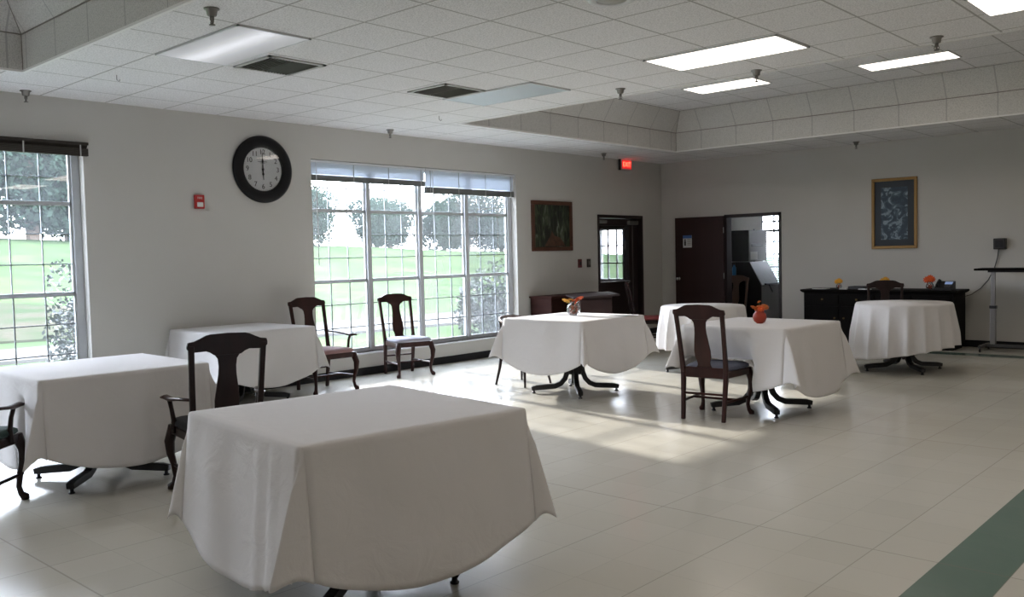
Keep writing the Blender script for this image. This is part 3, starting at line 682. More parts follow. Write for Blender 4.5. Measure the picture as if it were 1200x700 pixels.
# ------------------------------------------------------------------ tables and cloths
def make_table(label, x, y, rz, top, rnd=False, leg_ang=PI/4, size=1.06):
    t = thing('pedestal_table', label, 'table', (x, y, 0), rz, 'pedestal dining tables')
    a = size/2 - .012; z1 = top-.012
    if rnd: MB().lathe([(a-.01, z1-.03), (a, z1-.022), (a, z1-.006), (a-.008, z1)], seg=48).build('tabletop', BROWN, t)
    else: B(-a, a, -a, a, z1-.03, z1).build('tabletop', BROWN, t, bevel=.006)
    c = MB()
    c.lathe([(.075, .20), (.082, .22), (.075, .25), (.055, .30), (.055, z1-.09), (.09, z1-.07), (.09, z1-.055)], seg=20)
    c.box(-.3, .3, -.03, .03, z1-.055, z1-.03); c.box(-.03, .03, -.3, .3, z1-.055, z1-.03)
    c.build('column', IRON, t, smooth=False)
    for k in range(4):
        an = leg_ang+k*PI/2; cs, sn = math.cos(an), math.sin(an)
        P_ = [(.045, .36), (.07, .30), (.085, .22), (.11, .15), (.155, .10), (.22, .072), (.32, .066), (.42, .060), (.475, .052)]
        l = MB(); R = []
        for i, (r, z) in enumerate(P_):
            q0 = P_[max(i-1, 0)]; q1 = P_[min(i+1, len(P_)-1)]; tx, tz = q1[0]-q0[0], q1[1]-q0[1]; L = math.hypot(tx, tz); nx, nz = -tz/L, tx/L
            h = .026 if i < 8 else .020; w_ = .026
            R.append([Vector((cs*(r+nx*h*a_)-sn*w_*b_, sn*(r+nx*h*a_)+cs*w_*b_, z+nz*h*a_)) for a_, b_ in ((-1, -1), (-1, 1), (1, 1), (1, -1))])
        l.rings(R); leg = l.build('leg', IRON, t, bevel=.006)
        MB().lathe([(.020, 0), (.022, .008), (.014, .012), (.012, .04)], (cs*.45, sn*.45, 0), 12).build('glide', BLACKP, leg, smooth=True)
    return t
def drop(d, f, r=.012):
    q = PI*r/2
    if d < q: return r*math.sin(d/r), r*(1-math.cos(d/r))
    return r+f*(d-q), r+(d-q)*math.sqrt(1-f*f)
def square_cloth(label, x, y, rz, top, half, R, seed, twist=(0, 0, 0, 0), fin=(.42,)*4, flare=.10, ripple=.012, shift=(0, 0), clampx=None, seats=(), creases=(), cd=.09):
    """round cloth laid over a square table: longest fall mid-side, gathered cones at the corners"""
    b = bmesh.new(); r = .012; a = half - r; rnd = random.Random(seed)
    M_ = Matrix.Translation((x, y, 0)) @ Matrix.Rotation(rz, 4, 'Z')
    ph = [rnd.uniform(0, 6.28) for _ in range(8)]
    def rip(s, side, d):
        return ripple*(math.sin(s*9+ph[side])+.6*math.sin(s*17+ph[side+4]))*min(1, d/.25) + .010*noise.noise(Vector((s*5+seed, side*7.1, d*5)))*min(1, d/.08)
    NS, NK, NC_ = 30, 26, 26
    # top
    for i in range(NS):
        for j in range(NS):
            p = [(-a+2*a*u/NS, -a+2*a*v_/NS) for u, v_ in ((i, j), (i+1, j), (i+1, j+1), (i, j+1))]
            b.faces.new([b.verts.new(M_ @ Vector((u, v_, top + .003*noise.noise(Vector((u*4+seed, v_*4, 0)))*(1-max(abs(u), abs(v_))/a)))) for u, v_ in p])
    for k in range(4):
        Rk = Matrix.Rotation(k*PI/2, 4, 'Z'); sh = Rk.inverted() @ Vector((shift[0], shift[1], 0))
        def side(s, q):
            # s in -a..a along, q 0..1
            dmax = math.sqrt(max(R*R-(s-sh.y)**2, 0)) - a + sh.x
            d = dmax*q; f = flare + .03*math.sin(s*3+ph[k])
            for (ck, cs_, wd_, amp) in creases:
                if ck == k: f += 0
            o, z = drop(d, flare); o += rip(s, k, d)
            e = 1-(abs(s)/a)**6       # ripple fades to the corner seam
            o = drop(d, flare)[0] + (o-drop(d, flare)[0])*e
            for (ck, cs_, wd_, amp) in creases:
                if ck == k: o += amp*math.exp(-((s-cs_)/wd_)**2)*math.cos((s-cs_)/wd_*2.2)*min(1, d/.10)*e
            return Vector((a+o, s, top-z))
        def corner(t, q):
            c, s_ = math.cos(t), math.sin(t); X, Y = a-sh.x, a-sh.y
            bb = X*c+Y*s_; Rc = R*(1+cd*math.sin(2*t)**2); dm = -bb+math.sqrt(max(bb*bb-(X*X+Y*Y-Rc*Rc), 0)); rho = dm*q
            o1, z1 = drop(rho, flare)
            tt = t/(PI/2); be = PI/4+twist[k]; S = fin[k]
            g = min(1, rho/.16)
            # cross-section: from side A out to the fin and back to side B
            S *= .5; fu = (1-tt)**3*o1 + 3*(1-tt)**2*tt*(o1*.6+rho*S*2.0*math.cos(be)*g) + 3*(1-tt)*tt**2*(rho*S*2.0*math.cos(be)*g)
            fv = tt**3*o1 + 3*(1-tt)*tt**2*(o1*.6+rho*S*2.0*math.sin(be)*g) + 3*(1-tt)**2*tt*(rho*S*2.0*math.sin(be)*g)
            # keep a rounded start
            h = math.hypot(fu, fv); z = math.sqrt(max(rho*rho-min(h, rho*.9)**2, 0)) if rho > .02 else z1
            z = max(z, z1*.0) if rho > .02 else z1
            return Vector((a+fu, a+fv, top-z))
        for (fn, u0, u1, n) in ((side, -a, a, NS), (corner, 0, PI/2, NC_)):
            for i in range(n):
                for j in range(NK):
                    q = [(u0+(u1-u0)*ii/n, jj/NK) for ii, jj in ((i, j), (i+1, j), (i+1, j+1), (i, j+1))]
                    P_ = [M_ @ (Rk @ fn(u, v_**1.15)) for u, v_ in q]
                    try: b.faces.new([b.verts.new(p) for p in P_])
                    except ValueError: pass
    bmesh.ops.remove_doubles(b, verts=b.verts, dist=.0015)
    for v_ in b.verts:
        if clampx is not None and v_.co.x < clampx: v_.co.x = clampx + .002*math.sin(v_.co.y*40)
        for (sx, sy, srz, hw, y0_, y1_, sz, lift) in seats:
            p = Matrix.Rotation(-srz, 4, 'Z') @ (v_.co - Vector((sx, sy, 0))); 
            
            if p.y > y1_+.1 or p.y < y0_: continue
            if not lift:
                if abs(p.x) < hw and p.z < sz and p.y < y1_: v_.co = Matrix.Rotation(srz, 4, 'Z') @ Vector((p.x, y1_, p.z)) + Vector((sx, sy, 0))
                continue
            wgt = min(1, max(0, (hw+.12-abs(p.x))/.12)); wgt = wgt*wgt*(3-2*wgt)
            if wgt <= 0 or p.z > top-.03: continue
            if p.z >= sz:
                k_ = 1-(p.z-sz)/(top-.03-sz); ym = max(p.y, .20*k_+p.y*(1-k_)); zz = p.z
            else: ym = max(p.y, .20-(sz-p.z)*.35); zz = sz+.004+.012*abs(math.sin(p.x*16)); wgt = min(1, wgt*1.6)
            q_ = Vector((p.x, p.y+(ym-p.y)*wgt, p.z+(zz-p.z)*wgt)); v_.co = Matrix.Rotation(srz, 4, 'Z') @ q_ + Vector((sx, sy, 0))
    for _ in range(2): bmesh.ops.smooth_vert(b, verts=[v_ for v_ in b.verts if v_.co.z < top-.03 and not v_.is_boundary], factor=.5, use_axis_x=True, use_axis_y=True, use_axis_z=True)
    o = MB(); o.b.free(); o.b = b
    ob = o.build('tablecloth', CLOTH, smooth=True, solid=.0022)
    return tag(ob, label, 'tablecloth', 'white tablecloths')
def round_cloth(label, x, y, top, rad, R, seed, shift=(0, 0), n=17, amp=.045, flare=.07):
    b = bmesh.new(); r = .012; a = rad-r; rnd = random.Random(seed); NT, NK = 240, 24
    ph = [rnd.uniform(0, 6.28) for _ in range(4)]
    def P_(i, j):
        t = 2*PI*(i % NT)/NT
        dm = R - a + shift[0]*math.cos(t)+shift[1]*math.sin(t); d = dm*j/NK
        o, z = drop(d, flare); g = min(1, d/.35)
        wv = 1-1.7*abs(math.sin((n*t+ph[0]+.8*math.sin(3*t+ph[1]))/2))**.8; o += amp*g*wv*(.75+.25*math.sin(2*t+ph[2]))
        return Vector((x+(a+o)*math.cos(t), y+(a+o)*math.sin(t), top-z))
    V_ = [[b.verts.new(P_(i, j)) for i in range(NT)] for j in range(NK+1)]
    for j in range(NK):
        for i in range(NT): b.faces.new((V_[j][i], V_[j][(i+1) % NT], V_[j+1][(i+1) % NT], V_[j+1][i]))
    b.faces.new(V_[0])
    o = MB(); o.b.free(); o.b = b
    return tag(o.build('tablecloth', CLOTH, smooth=True, solid=.0022), label, 'tablecloth', 'white tablecloths')

deg = math.radians
TT = [  # x, y, rot, top
    (-3.276, 2.497, deg(-7), .80), (-6.33, 2.60, deg(-2), .79), (-8.455, 5.0, 0, .79), (-5.92, 7.475, 0, .82), (-3.83, 7.64, deg(-2), .815)]
names = ['square pedestal table under the large cloth in the foreground', 'square pedestal table at the left edge by the left window', 'square pedestal table pushed against the wall beneath the clock side',
         'square pedestal table in the middle holding the clear flower vase', 'square pedestal table right of the middle holding the red flower vase']
legs_ = [deg(41), deg(45), deg(45), deg(45), deg(45)]
for (x, y, rz, tp), nm_, la in zip(TT, names, legs_): make_table(nm_, x, y, rz, tp, leg_ang=la)
make_table('round pedestal table behind the chair with the blue-grey seat, near the open door', -5.63, 9.68, 0, .82, True, deg(45), 1.02)
make_table('round pedestal table in front of the black sideboard', -3.68, 11.04, 0, .82, True, deg(45), 1.08)
square_cloth('white cloth with deep corner folds on the foreground table', *TT[0], .565, 1.20, 3, twist=(.1, -.25, .0, -.5), fin=(.28, .36, .26, .42), flare=.10, ripple=.008,
             creases=((3, .36, .05, .018), (3, .24, .06, .014), (0, .30, .12, .006)))
square_cloth('white cloth on the table at the left edge by the left window', *TT[1], .555, 1.17, 8, twist=(0, 0, .2, -.3), fin=(.36,)*4, ripple=.010, flare=.07, cd=.13, seats=((-6.13, 1.665, deg(49), .31, -.4, .29, .66, False),))
square_cloth('white cloth on the table pushed against the wall below the clock', *TT[2], .545, 1.13, 12, twist=(0, .2, 0, 0), fin=(.36,)*4, flare=.09, ripple=.010, clampx=XW+.016)
square_cloth('white cloth on the middle table under the clear flower vase', *TT[3], .545, 1.11, 17, twist=(.1, 0, 0, -.1), fin=(.44, .42, .44, .30), ripple=.008, flare=.10)
square_cloth('white cloth resting on a chair seat, under the red flower vase', *TT[4], .53, 1.12, 23, twist=(.1, 0, 0, .3), fin=(.42, .42, .42, .45), ripple=.012, flare=.12, shift=(.05, .02), seats=((-4.008, 7.107, deg(5.7), .27, -.3, .27, .497, True),),
             creases=((3, -.05, .07, .02),))
round_cloth('white pleated cloth on the round table by the open brown door', -5.63, 9.68, .82, .51, 1.03, 5, n=18, amp=.055)
round_cloth('white pleated cloth on the round table before the black sideboard', -3.68, 11.04, .82, .545, 1.13, 9, shift=(-.09, -.03), n=18, amp=.06)

# ------------------------------------------------------------------ chairs
def make_chair(label, seat_m, wood, loc, rz, arm=False, group='carved splat-back dining chairs'):
    t = thing('dining_chair', label, 'chair', loc, rz, group)
    e = .03 if arm else 0; top = 1.0 + (.03 if arm else 0); K = top/1.0
    def yb(z): return -.235 - .115*max(0, z-.44)/.53
    # seat frame and cushion
    m = MB()
    for z0, z1 in ((.375, .435),):
        f, r = .245+e, .205+e*.3
        m.prism([(-r, -.25), (r, -.25), (f, .235), (-f, .235)], lambda u, v: Vector((u, v, z0)), lambda u, v: Vector((u, v, z1)))
    m.build('seat_frame', wood, t, bevel=.008)
    m = MB(); R = []
    for z, s in ((.436, .97), (.448, 1.03), (.468, 1.02), (.482, .93), (.488, .7)):
        f, r = (.25+e)*s, (.205+e*.3)*s; yy0, yy1 = -.225*s, .005+.245*s
        ring = []
        for i in range(28):
            a = 2*PI*i/28; c, s_ = math.cos(a), math.sin(a); n_ = (abs(c)**5+abs(s_)**5)**(-1/5)
            u, v_ = c*n_, s_*n_; yy = (yy0+yy1)/2+v_*(yy1-yy0)/2; ww = r+(f-r)*(v_+1)/2
            ring.append(Vector((u*ww, yy, z)))
        R.append(ring)
    m.rings(R); m.build('seat', seat_m, t, smooth=True)
    # cabriole front legs
    for s in (-1, 1):
        x0, y0 = s*(.222+e), .212
        P_ = [(0, 0, .43), (.006, .006, .385), (.022, .022, .32), (.018, .018, .24), (.002, .002, .16), (-.004, -.004, .09), (.004, .004, .045), (.020, .020, .02), (.022, .022, .0)]
        m = MB().tube([(x0+s*a_, y0+b_, z) for a_, b_, z in P_], [.030, .034, .034, .027, .020, .017, .019, .028, .024], 8)
        m.build('leg', wood, t, smooth=True)
    # rear legs run up into the back posts
    for s in (-1, 1):
        m = MB(); R = []
        for z, w_ in ((0, .017), (.20, .018), (.42, .021), (.60, .018), (.80, .017), (.965*K, .018)):
            y = -.275+.04*min(1, z/.42) if z < .44 else yb(z)
            x = s*(.19+.026*z/.97)
            R.append([Vector((x+a_*w_, y+b_*w_, z)) for a_, b_ in ((-1, -1), (1, -1), (1, 1), (-1, 1))])
        m.rings(R); m.build('rear_leg', wood, t, bevel=.006)
    # stretchers
    m = MB()
    for s in (-1, 1): m.tube([(s*.195, -.25, .165), (s*(.222+e), .21, .165)], .012, 6)
    m.tube([(-(.208+e), -.02, .165), (.208+e, -.02, .165)], .012, 6); m.tube([(-.195, -.255, .235), (.195, -.255, .235)], .011, 6)
    m.build('stretcher', wood, t)
    # back
    F = lambda u, v, o: Vector((u, yb(v)+o-.018*math.sin(PI*min(1, max(0, (v-.46)/.5)))*.6, v))
    sp_ = [(.10, .925), (.075, .90), (.058, .875), (.053, .83), (.055, .78), (.066, .70), (.076, .62), (.074, .56), (.060, .515), (.060, .49), (.082, .455), (.085, .43)]
    sc_ = 1.0
    poly = [(-u*sc_, v*K) for u, v in sp_] + [(u*sc_, v*K) for u, v in sp_[::-1]]
    m = MB()
    n = len(sp_)
    rows = [[F(-u*sc_, v*K, 0), F(u*sc_, v*K, 0), F(u*sc_, v*K, .016), F(-u*sc_, v*K, .016)] for u, v in sp_]
    m.rings(rows); m.build('splat', wood, t, bevel=.003)
    cr = [(.242, .948, .962), (.236, .94, .985), (.20, .925, .990), (.165, .926, 1.005), (.13, .928, 1.022), (.105, .918, 1.028), (.08, .90, 1.029), (0, .90, 1.032)]
    cr = [(-u, a_*K, b_*K) for u, a_, b_ in cr] + [(u, a_*K, b_*K) for u, a_, b_ in cr[-2::-1]]
    rows = [[Vector((u, yb(a_)-.014, a_)), Vector((u, yb(a_)+.014, a_)), Vector((u, yb(b_)+.012, b_)), Vector((u, yb(b_)-.014, b_))] for u, a_, b_ in cr]
    MB().rings(rows).build('crest_rail', wood, t, bevel=.004)
    B(-.19, .19, -.25, -.225, .425, .47).build('back_shoe', wood, t, bevel=.003)
    if arm:
        for s in (-1, 1):
            m = MB(); pts = [(s*.215, yb(.64), .655), (s*.262, -.12, .645), (s*.285, .02, .628), (s*.283, .10, .622), (s*.297, .16, .628), (s*.318, .19, .624)]
            m.tube(pts, [.014, .017, .020, .026, .026, .014], 8, flat=.62); m.build('armrest', WOODR if wood is WOOD else wood, t, smooth=True)
            m = MB().tube([(s*.262, .10, .40), (s*.264, .085, .48), (s*.276, .08, .56), (s*.283, .10, .615)], [.018, .016, .014, .016], 8)
            m.build('arm_post', wood, t, smooth=True)
    return t
make_chair('armless carved chair with pale blue seat alone before the large window', LILAC, WOODR, (-8.577, 7.402, 0), deg(-105.3))
make_chair('carved armchair with rose seat between the wall table and the large window', mat('rose_fabric', (.30, .17, .17), .8, bump=.3, bscale=300), WOODR, (-8.372, 5.979, 0), deg(-94), True)
make_chair('carved chair with blue-grey seat, back to the viewer, at the red vase table', BLUEG, WOODR, (-4.008, 7.107, 0), deg(5.7))
make_chair('dark carved armchair seen from behind between the foreground table and left tables', CHARC, WOOD, (-5.29, 2.93, 0), deg(72.3), True)
make_chair('dark carved armchair with green seat cut off by the left edge', GREEN, WOOD, (-6.13, 1.665, 0), deg(49), True)
make_chair('carved chair between the round table and the black sideboard', CHARC, WOOD, (-4.32, 12.22, 0), deg(198))
make_chair('carved chair with burgundy seat between the middle table and the glazed door', ROSE, WOOD, (-7.78, 11.75, 0), deg(-48))
make_chair('brown chair standing in the kitchen doorway', CHARC, mat('mid_brown_wood', (.10, .06, .045), .45), (-7.88, 14.50, 0), deg(186))
# low tub chair behind the middle table
t = thing('tub_chair', 'low round-backed chair tucked behind the left side of the middle table', 'chair', (-6.80, 7.62, 0), deg(-90))
m = MB(); pts = []
for i in range(17):
    a = PI + PI*i/16; a = PI*(.95+1.1*i/16)
    pts.append((.27*math.cos(a), .02+.27*math.sin(a)*1.0, .78-.05*abs(math.cos(a))**3))
m.tube(pts, .020, 8, flat=.8); m.build('top_rail', mat('pale_edge_wood', (.10, .07, .06), .3), t, smooth=True)
for a in (PI*1.05, PI*1.3, PI*1.5, PI*1.7, PI*1.95):
    c, s = math.cos(a), math.sin(a)
    MB().tube([(.24*c, .02+.24*s, .42), (.27*c, .02+.27*s, .77-.04*abs(c)**3)], .014, 8).build('back_spindle', WOOD, t)
m = MB(); R = []
for z, s in ((.39, .94), (.41, 1), (.46, 1), (.475, .9)): R.append([Vector((.235*s*math.cos(2*PI*i/24), .235*s*math.sin(2*PI*i/24), z)) for i in range(24)])
m.rings(R); m.build('seat', CHARC, t, smooth=True)
for sx, sy in ((-1, 1), (1, 1), (-1, -1), (1, -1)):
    MB().tube([(sx*.17, sy*.17, .40), (sx*.19, sy*.19, .2), (sx*.225, sy*.225, 0)], [.022, .018, .013], 8).build('leg', WOOD, t, smooth=True)

# ------------------------------------------------------------------ vases with flowers
VG = glass_mat('vase_glass', (.96, .96, .97), .06)
def petal_flower(mb, c, r, tilt, rnd, n=9):
    T_ = Matrix.Translation(c) @ Matrix.Rotation(rnd.uniform(0, 6.28) if tilt < 1 else (tilt*7 % .9), 4, 'Z') @ Matrix.Rotation(tilt, 4, 'X')
    for ring, rr_, z in ((0, 1, 0), (1, .65, .008)):
        for i in range(n):
            a = 2*PI*(i+.5*ring)/n; q = T_ @ Matrix.Rotation(a, 4, 'Z')
            L = r*rr_; W = r*.30
            pts = [(0, 0, z), (L*.5, -W, z+.006), (L, -W*.4, z+.002), (L*1.02, W*.4, z+.002), (L*.5, W, z+.006)]
            a_ = [mb.b.verts.new(q @ Vector(p)) for p in pts]; b_ = [mb.b.verts.new(q @ (Vector(p)-Vector((0, 0, .0015)))) for p in pts]
            mb.b.faces.new(a_); mb.b.faces.new(b_[::-1])
            for k in range(5): mb.b.faces.new((a_[k], b_[k], b_[(k+1) % 5], a_[(k+1) % 5]))
def vase(label, x, y, z, s, fill, flowers, seed, vm=VG):
    t = thing('flower_vase', label, 'vase', (x, y, z), 0, 'small vases of orange flowers'); rnd = random.Random(seed)
    prof = [(.030, 0), (.034, .004), (.058, .025), (.070, .06), (.062, .095), (.043, .115), (.045, .13), (.052, .138)]
    m = MB().lathe([(r*s, h*s) for r, h in prof], seg=24, cap=False); m.b.faces.new([v_ for v_ in m.b.verts][:24][::-1])
    m.build('glass_bowl', vm, t, smooth=True, solid=.003*s)
    f = MB()
    for i in range(26):
        a = rnd.uniform(0, 6.28); rr_ = rnd.uniform(0, .042); h = rnd.uniform(.018, .095)
        f.lathe([(.001, -.012*s), (.012*s, -.006*s), (.014*s, .002*s), (.008*s, .01*s), (.001, .012*s)], (rr_*math.cos(a)*s, rr_*math.sin(a)*s, h*s), 7)
    f.build('fill', fill, t, smooth=True)
    for fm, lst in flowers:
        f = MB()
        for dx, dy, dz, r, tl in lst: petal_flower(f, Vector((dx*s, dy*s, dz*s)), r*s, tl, rnd)
        f.build('flower', fm, t)
    st = MB()
    for fm, lst in flowers:
        for dx, dy, dz, r, tl in lst: st.tube([(0, 0, .02*s), (dx*.5*s, dy*.5*s, .10*s), (dx*s, dy*s, dz*s)], .003*s, 5)
    st.build('stems', mat('stem_green', (.06, .12, .03), .6), t)
OR = mat('orange_petals', (.75, .10, .01), .6, var=.3, scale=30); YE = mat('yellow_petals', (.80, .38, .02), .6, var=.2, scale=30); RO = mat('red_orange_fill', (.40, .055, .015), .4, var=.5, scale=40)
DO = mat('deep_orange_petals', (.55, .12, .01), .6, var=.3, scale=30)
vase('clear vase of yellow and orange flowers on the middle table', -6.02, 7.60, .822, 1.1, mat('amber_fill', (.42, .09, .02), .5, var=.6, scale=40),
     [(OR, [(.045, .035, .165, .048, .6), (.02, .0, .15, .045, -.4), (.05, -.01, .14, .04, .9)]), (YE, [(-.055, -.045, .145, .048, -.6), (-.02, -.02, .155, .04, .2)])], 3)
vase('red-orange vase of orange blooms on the table with the pulled-up chair', -3.80, 7.56, .817, .90, RO,
     [(DO, [(.045, .02, .165, .045, .7), (-.045, -.03, .155, .045, -.6), (.0, .0, .17, .045, .1), (-.01, .01, .215, .022, .4)]), (OR, [(.03, -.03, .15, .04, .8), (-.03, .03, .15, .035, -.8)])], 5, vm=mat('red_glass', (.34, .028, .008), .3, coat=.1))
for lb, x, s, sd_ in (('smallest vase of yellow flowers near the left end of the sideboard', -5.46, .62, 6), ('small vase with yellow lily blooms behind the chair on the sideboard', -4.76, .7, 7), ('orange flower vase beside the desk phone on the sideboard', -4.13, .8, 8)):
    vase(lb, x, 13.50, .861, s, RO, [(YE if sd_ != 8 else OR, [(.04, -.02, .19, .065, 1.1), (-.045, -.02, .18, .065, 1.3), (0, 0, .215, .06, 1.05), (0, .02, .19, .05, 0)])], sd_)
tag(B(-5.62, -5.40, 7.70, 7.86, .8235, .826).build('paper_sheet', mat('grey_paper', (.45, .46, .48), .7)), 'small flat sheet on the right side of the middle table', 'paper')

# ------------------------------------------------------------------ sideboard on the back wall and what is on it
t = thing('sideboard', 'long black sideboard along the back wall', 'sideboard', (-4.86, 13.62, 0))
B(-1.10, 1.10, -.27, .27, .08, .81).build('body', BLKW, t, bevel=.006); B(-1.06, 1.06, -.24, .25, 0, .08).build('plinth', BLKW, t)
m = MB(); R = []
for z, o in ((.805, .0), (.818, .02), (.835, .035), (.852, .035), (.858, .03)): R.append([Vector((sx*(1.11+o), sy*(.275+o), z)) for sx, sy in ((-1, -1), (1, -1), (1, 1), (-1, 1))])
m.rings(R); m.build('top', BLKW, t, bevel=.004)
for i in range(4):
    x0 = -1.06+i*.53
    d = B(x0+.015, x0+.515, -.285, -.27, .13, .60).build('door', BLKW, t, bevel=.006)
    MB().lathe([(.014, 0), (.008, .008), (.016, .02), (.002, .026)], (0, 0, 0), 12, Matrix.Translation((x0+(.46 if i % 2 == 0 else .07), -.285, .42)) @ Matrix.Rotation(PI/2, 4, 'X')).build('knob', mat('old_brass', (.10, .07, .03), .4, metal=.8), d)
    d = B(x0+.015, x0+.515, -.285, -.27, .63, .78).build('drawer', BLKW, t, bevel=.006)
    MB().lathe([(.014, 0), (.008, .008), (.016, .02), (.002, .026)], (0, 0, 0), 12, Matrix.Translation((x0+.265, -.285, .705)) @ Matrix.Rotation(PI/2, 4, 'X')).build('knob', bpy.data.materials['old_brass'], d)
PAP = mat('white_paper', (.6, .6, .58), .7)
tag(B(-5.84, -5.62, 13.38, 13.55, .8585, .868, ).build('paper_pad', PAP, bevel=.001), 'white paper pad at the far left end of the sideboard', 'papers')
tag(B(-5.40, -5.28, 13.36, 13.47, .8585, .880).build('paper_pad', PAP, bevel=.001), 'small white pad right of the smallest yellow flower vase on the sideboard', 'papers')
m = MB(); m.box(-5.28, -5.03, 13.40, 13.62, .8585, .865)
for q in ((-5.28, -5.03, 13.40, 13.41), (-5.28, -5.03, 13.61, 13.62), (-5.28, -5.27, 13.40, 13.62), (-5.04, -5.03, 13.40, 13.62)): m.box(*q, .865, .905)
tag(m.build('black_tray', BLACKP, bevel=.002), 'small black tray on the sideboard beside white papers', 'tray')
tag(B(-5.10, -4.92, 13.33, 13.39, .8585, .872).build('folded_paper', PAP, bevel=.001), 'folded white paper in front of the black tray', 'papers')
t = thing('desk_phone', 'black desk phone with blue screen at the right end of the sideboard', 'phone', (-3.93, 13.50, .8585))
MB().prism([(-.10, 0), (.10, 0), (.10, .12), (.08, .125), (-.10, .03)], lambda u, v: Vector((-.12, u, v)), lambda u, v: Vector((.12, u, v))).build('phone_base', BLACKP, t, bevel=.004)
Tp = Matrix.Translation((0, 0, .085)) @ Matrix.Rotation(math.radians(28), 4, 'X')
MB().box(0, .10, -.01, .055, .0, .006, Tp).build('screen', emit('phone_screen', (.25, .35, .6), .35), t)
m = MB()
for i in range(4):
    for j in range(3): m.box(.01+j*.03, .03+j*.03, -.09+i*.02, -.078+i*.02, .0, .006, Tp)
m.build('keypad', mat('phone_keys', (.08, .08, .09), .5), t)
MB().tube([Tp @ Vector((-.08, -.09, .01)), Tp @ Vector((-.08, -.08, .035)), Tp @ Vector((-.08, .05, .035)), Tp @ Vector((-.08, .07, .01))], [.02, .018, .018, .022], 8).build('handset', BLACKP, t, smooth=True)

# rolling overbed-style table by the back wall
t = thing('rolling_table', 'tall narrow table with chrome post and dark top at the right edge', 'table', (-3.33, 13.62, 0))
B(-.19, .95, -.24, .18, 1.135, 1.165).build('tabletop', BLKW, t, bevel=.006); B(-.06, .40, -.05, .05, 1.105, 1.135).build('support_bracket', IRON, t)
for px_ in (.80,):
    c = MB(); c.box(px_-.035, px_+.035, -.03, .03, .10, .62); c.box(px_-.026, px_+.026, -.022, .022, .62, 1.135); c.build('post', mat('grey_chrome_post', (.30, .29, .29), .3, metal=.85), t, bevel=.004)
c = MB(); c.box(-.035, .035, -.03, .03, .10, .62); c.box(-.026, .026, -.022, .022, .62, 1.12); c.build('post', mat('grey_chrome', (.30, .29, .29), .3, metal=.85), t, bevel=.004)
B(-.042, .042, -.037, .037, .60, .64).build('collar', BLACKP, t)
m = MB(); m.box(-.10, .95, -.02, .02, .06, .10); m.box(-.13, -.09, -.25, .25, .055, .095); m.box(.9, .94, -.25, .25, .055, .095); m.build('base_frame', mat('dark_steel', (.08, .08, .08), .4, metal=.6), t, bevel=.004)
for x in (-.11, .92):
    for y in (-.23, .23): MB().lathe([(.026, -.01), (.026, .01)], seg=14, T=Matrix.Translation((x, y, .027)) @ Matrix.Rotation(PI/2, 4, 'Y')).build('caster', BLACKP, t)

# brown cabinet and stand by the window wall
t = thing('wooden_cabinet', 'low reddish brown cabinet against the wall under the forest painting', 'cabinet', (-8.77, 11.05, 0))
B(-.21, .21, -.78, .78, .06, .83).build('body', BROWN, t, bevel=.006); B(-.225, .235, -.80, .80, .83, .855).build('top', BROWN, t, bevel=.005); B(-.19, .19, -.74, .74, 0, .06).build('plinth', BLKW, t)
for i in range(3):
    d = B(.21, .222, -.76+i*.51, -.27+i*.51, .12, .78).build('door', BROWN, t, bevel=.004)
    MB().lathe([(.012, 0), (.008, .01), (.015, .022), (.002, .028)], seg=12, T=Matrix.Translation((.222, -.32+i*.51, .5)) @ Matrix.Rotation(PI/2, 4, 'Y')).build('knob', bpy.data.materials['old_brass'], d)
t = thing('host_stand', 'dark brown stand with a thin overhanging slanted top near the glazed door', 'stand', (-7.86, 10.36, 0), deg(-45))
B(-.36, .36, -.22, .24, .0, .84).build('body', DOORM, t, bevel=.006)
MB().box(-.50, .50, -.33, .33, -.012, .012, Matrix.Translation((0, 0, .885)) @ Matrix.Rotation(deg(3), 4, 'X')).build('slanted_top', mat('worn_top', (.035, .025, .025), .6, spec=.2), t, bevel=.004)
MB().prism([(-.22, .84), (.24, .84), (.24, .882), (-.22, .862)], lambda u, v: Vector((-.34, u, v)), lambda u, v: Vector((.34, u, v))).build('top_support', DOORM, t)
B(-.32, .32, -.232, -.22, .10, .76).build('front_panel', DOORM, t, bevel=.004)

# ------------------------------------------------------------------ outside
GRASS = ramp_mat('lawn', [(.3, (.028, .042, .018)), (.5, (.036, .054, .024)), (.7, (.050, .064, .028))], .6, 8, .3, .9, spec=.0)
def hgt(x, y):
    d = XW-.2-x; T_ = 3.5-.031*y
    z = -.16
    if d > 9: z += (T_+.16)*min(1, (d-9)/32)
    if d > 41: z += .02*(d-41)
    return z + .12*noise.noise(Vector((x*.15, y*.15, 0)))*min(1, max(0, d-8)/6)
b = bmesh.new(); xs_ = [XW-.22-.0-(i/60)**1.6*110 for i in range(61)]; ys_ = [-25+i*2.2 for i in range(60)]
V_ = [[b.verts.new((x, y, hgt(x, y))) for y in ys_] for x in xs_]
for i in range(60):
    for j in range(59): b.faces.new((V_[i][j], V_[i][j+1], V_[i+1][j+1], V_[i+1][j]))
o = MB(); o.b.free(); o.b = b; struct(o.build('ground_lawn', GRASS, smooth=True))
b = MB().prism([(-17.3, -4), (-15.5, 13), (-14.6, 30), (-17.4, 30), (-18.5, 14.5), (-20.4, -4)], lambda u, v: Vector((u, v, -.24)), lambda u, v: Vector((u, v, -.10)))
struct(b.build('ground_path', mat('pale_concrete', (.085, .080, .072), .9, spec=0, var=.15, scale=2)))
b = MB().prism([(-20.4, -4), (-18.9, 10.5), (-21.5, 11), (-27, 6), (-27, -4)], lambda u, v: Vector((u, v, hgt(u, v)-.2)), lambda u, v: Vector((u, v, hgt(u, v)+.05)))
struct(b.build('ground_mulch', mat('mulch_bank', (.050, .042, .032), .95, spec=0, c2=(.026, .036, .018), scale=1.2)))
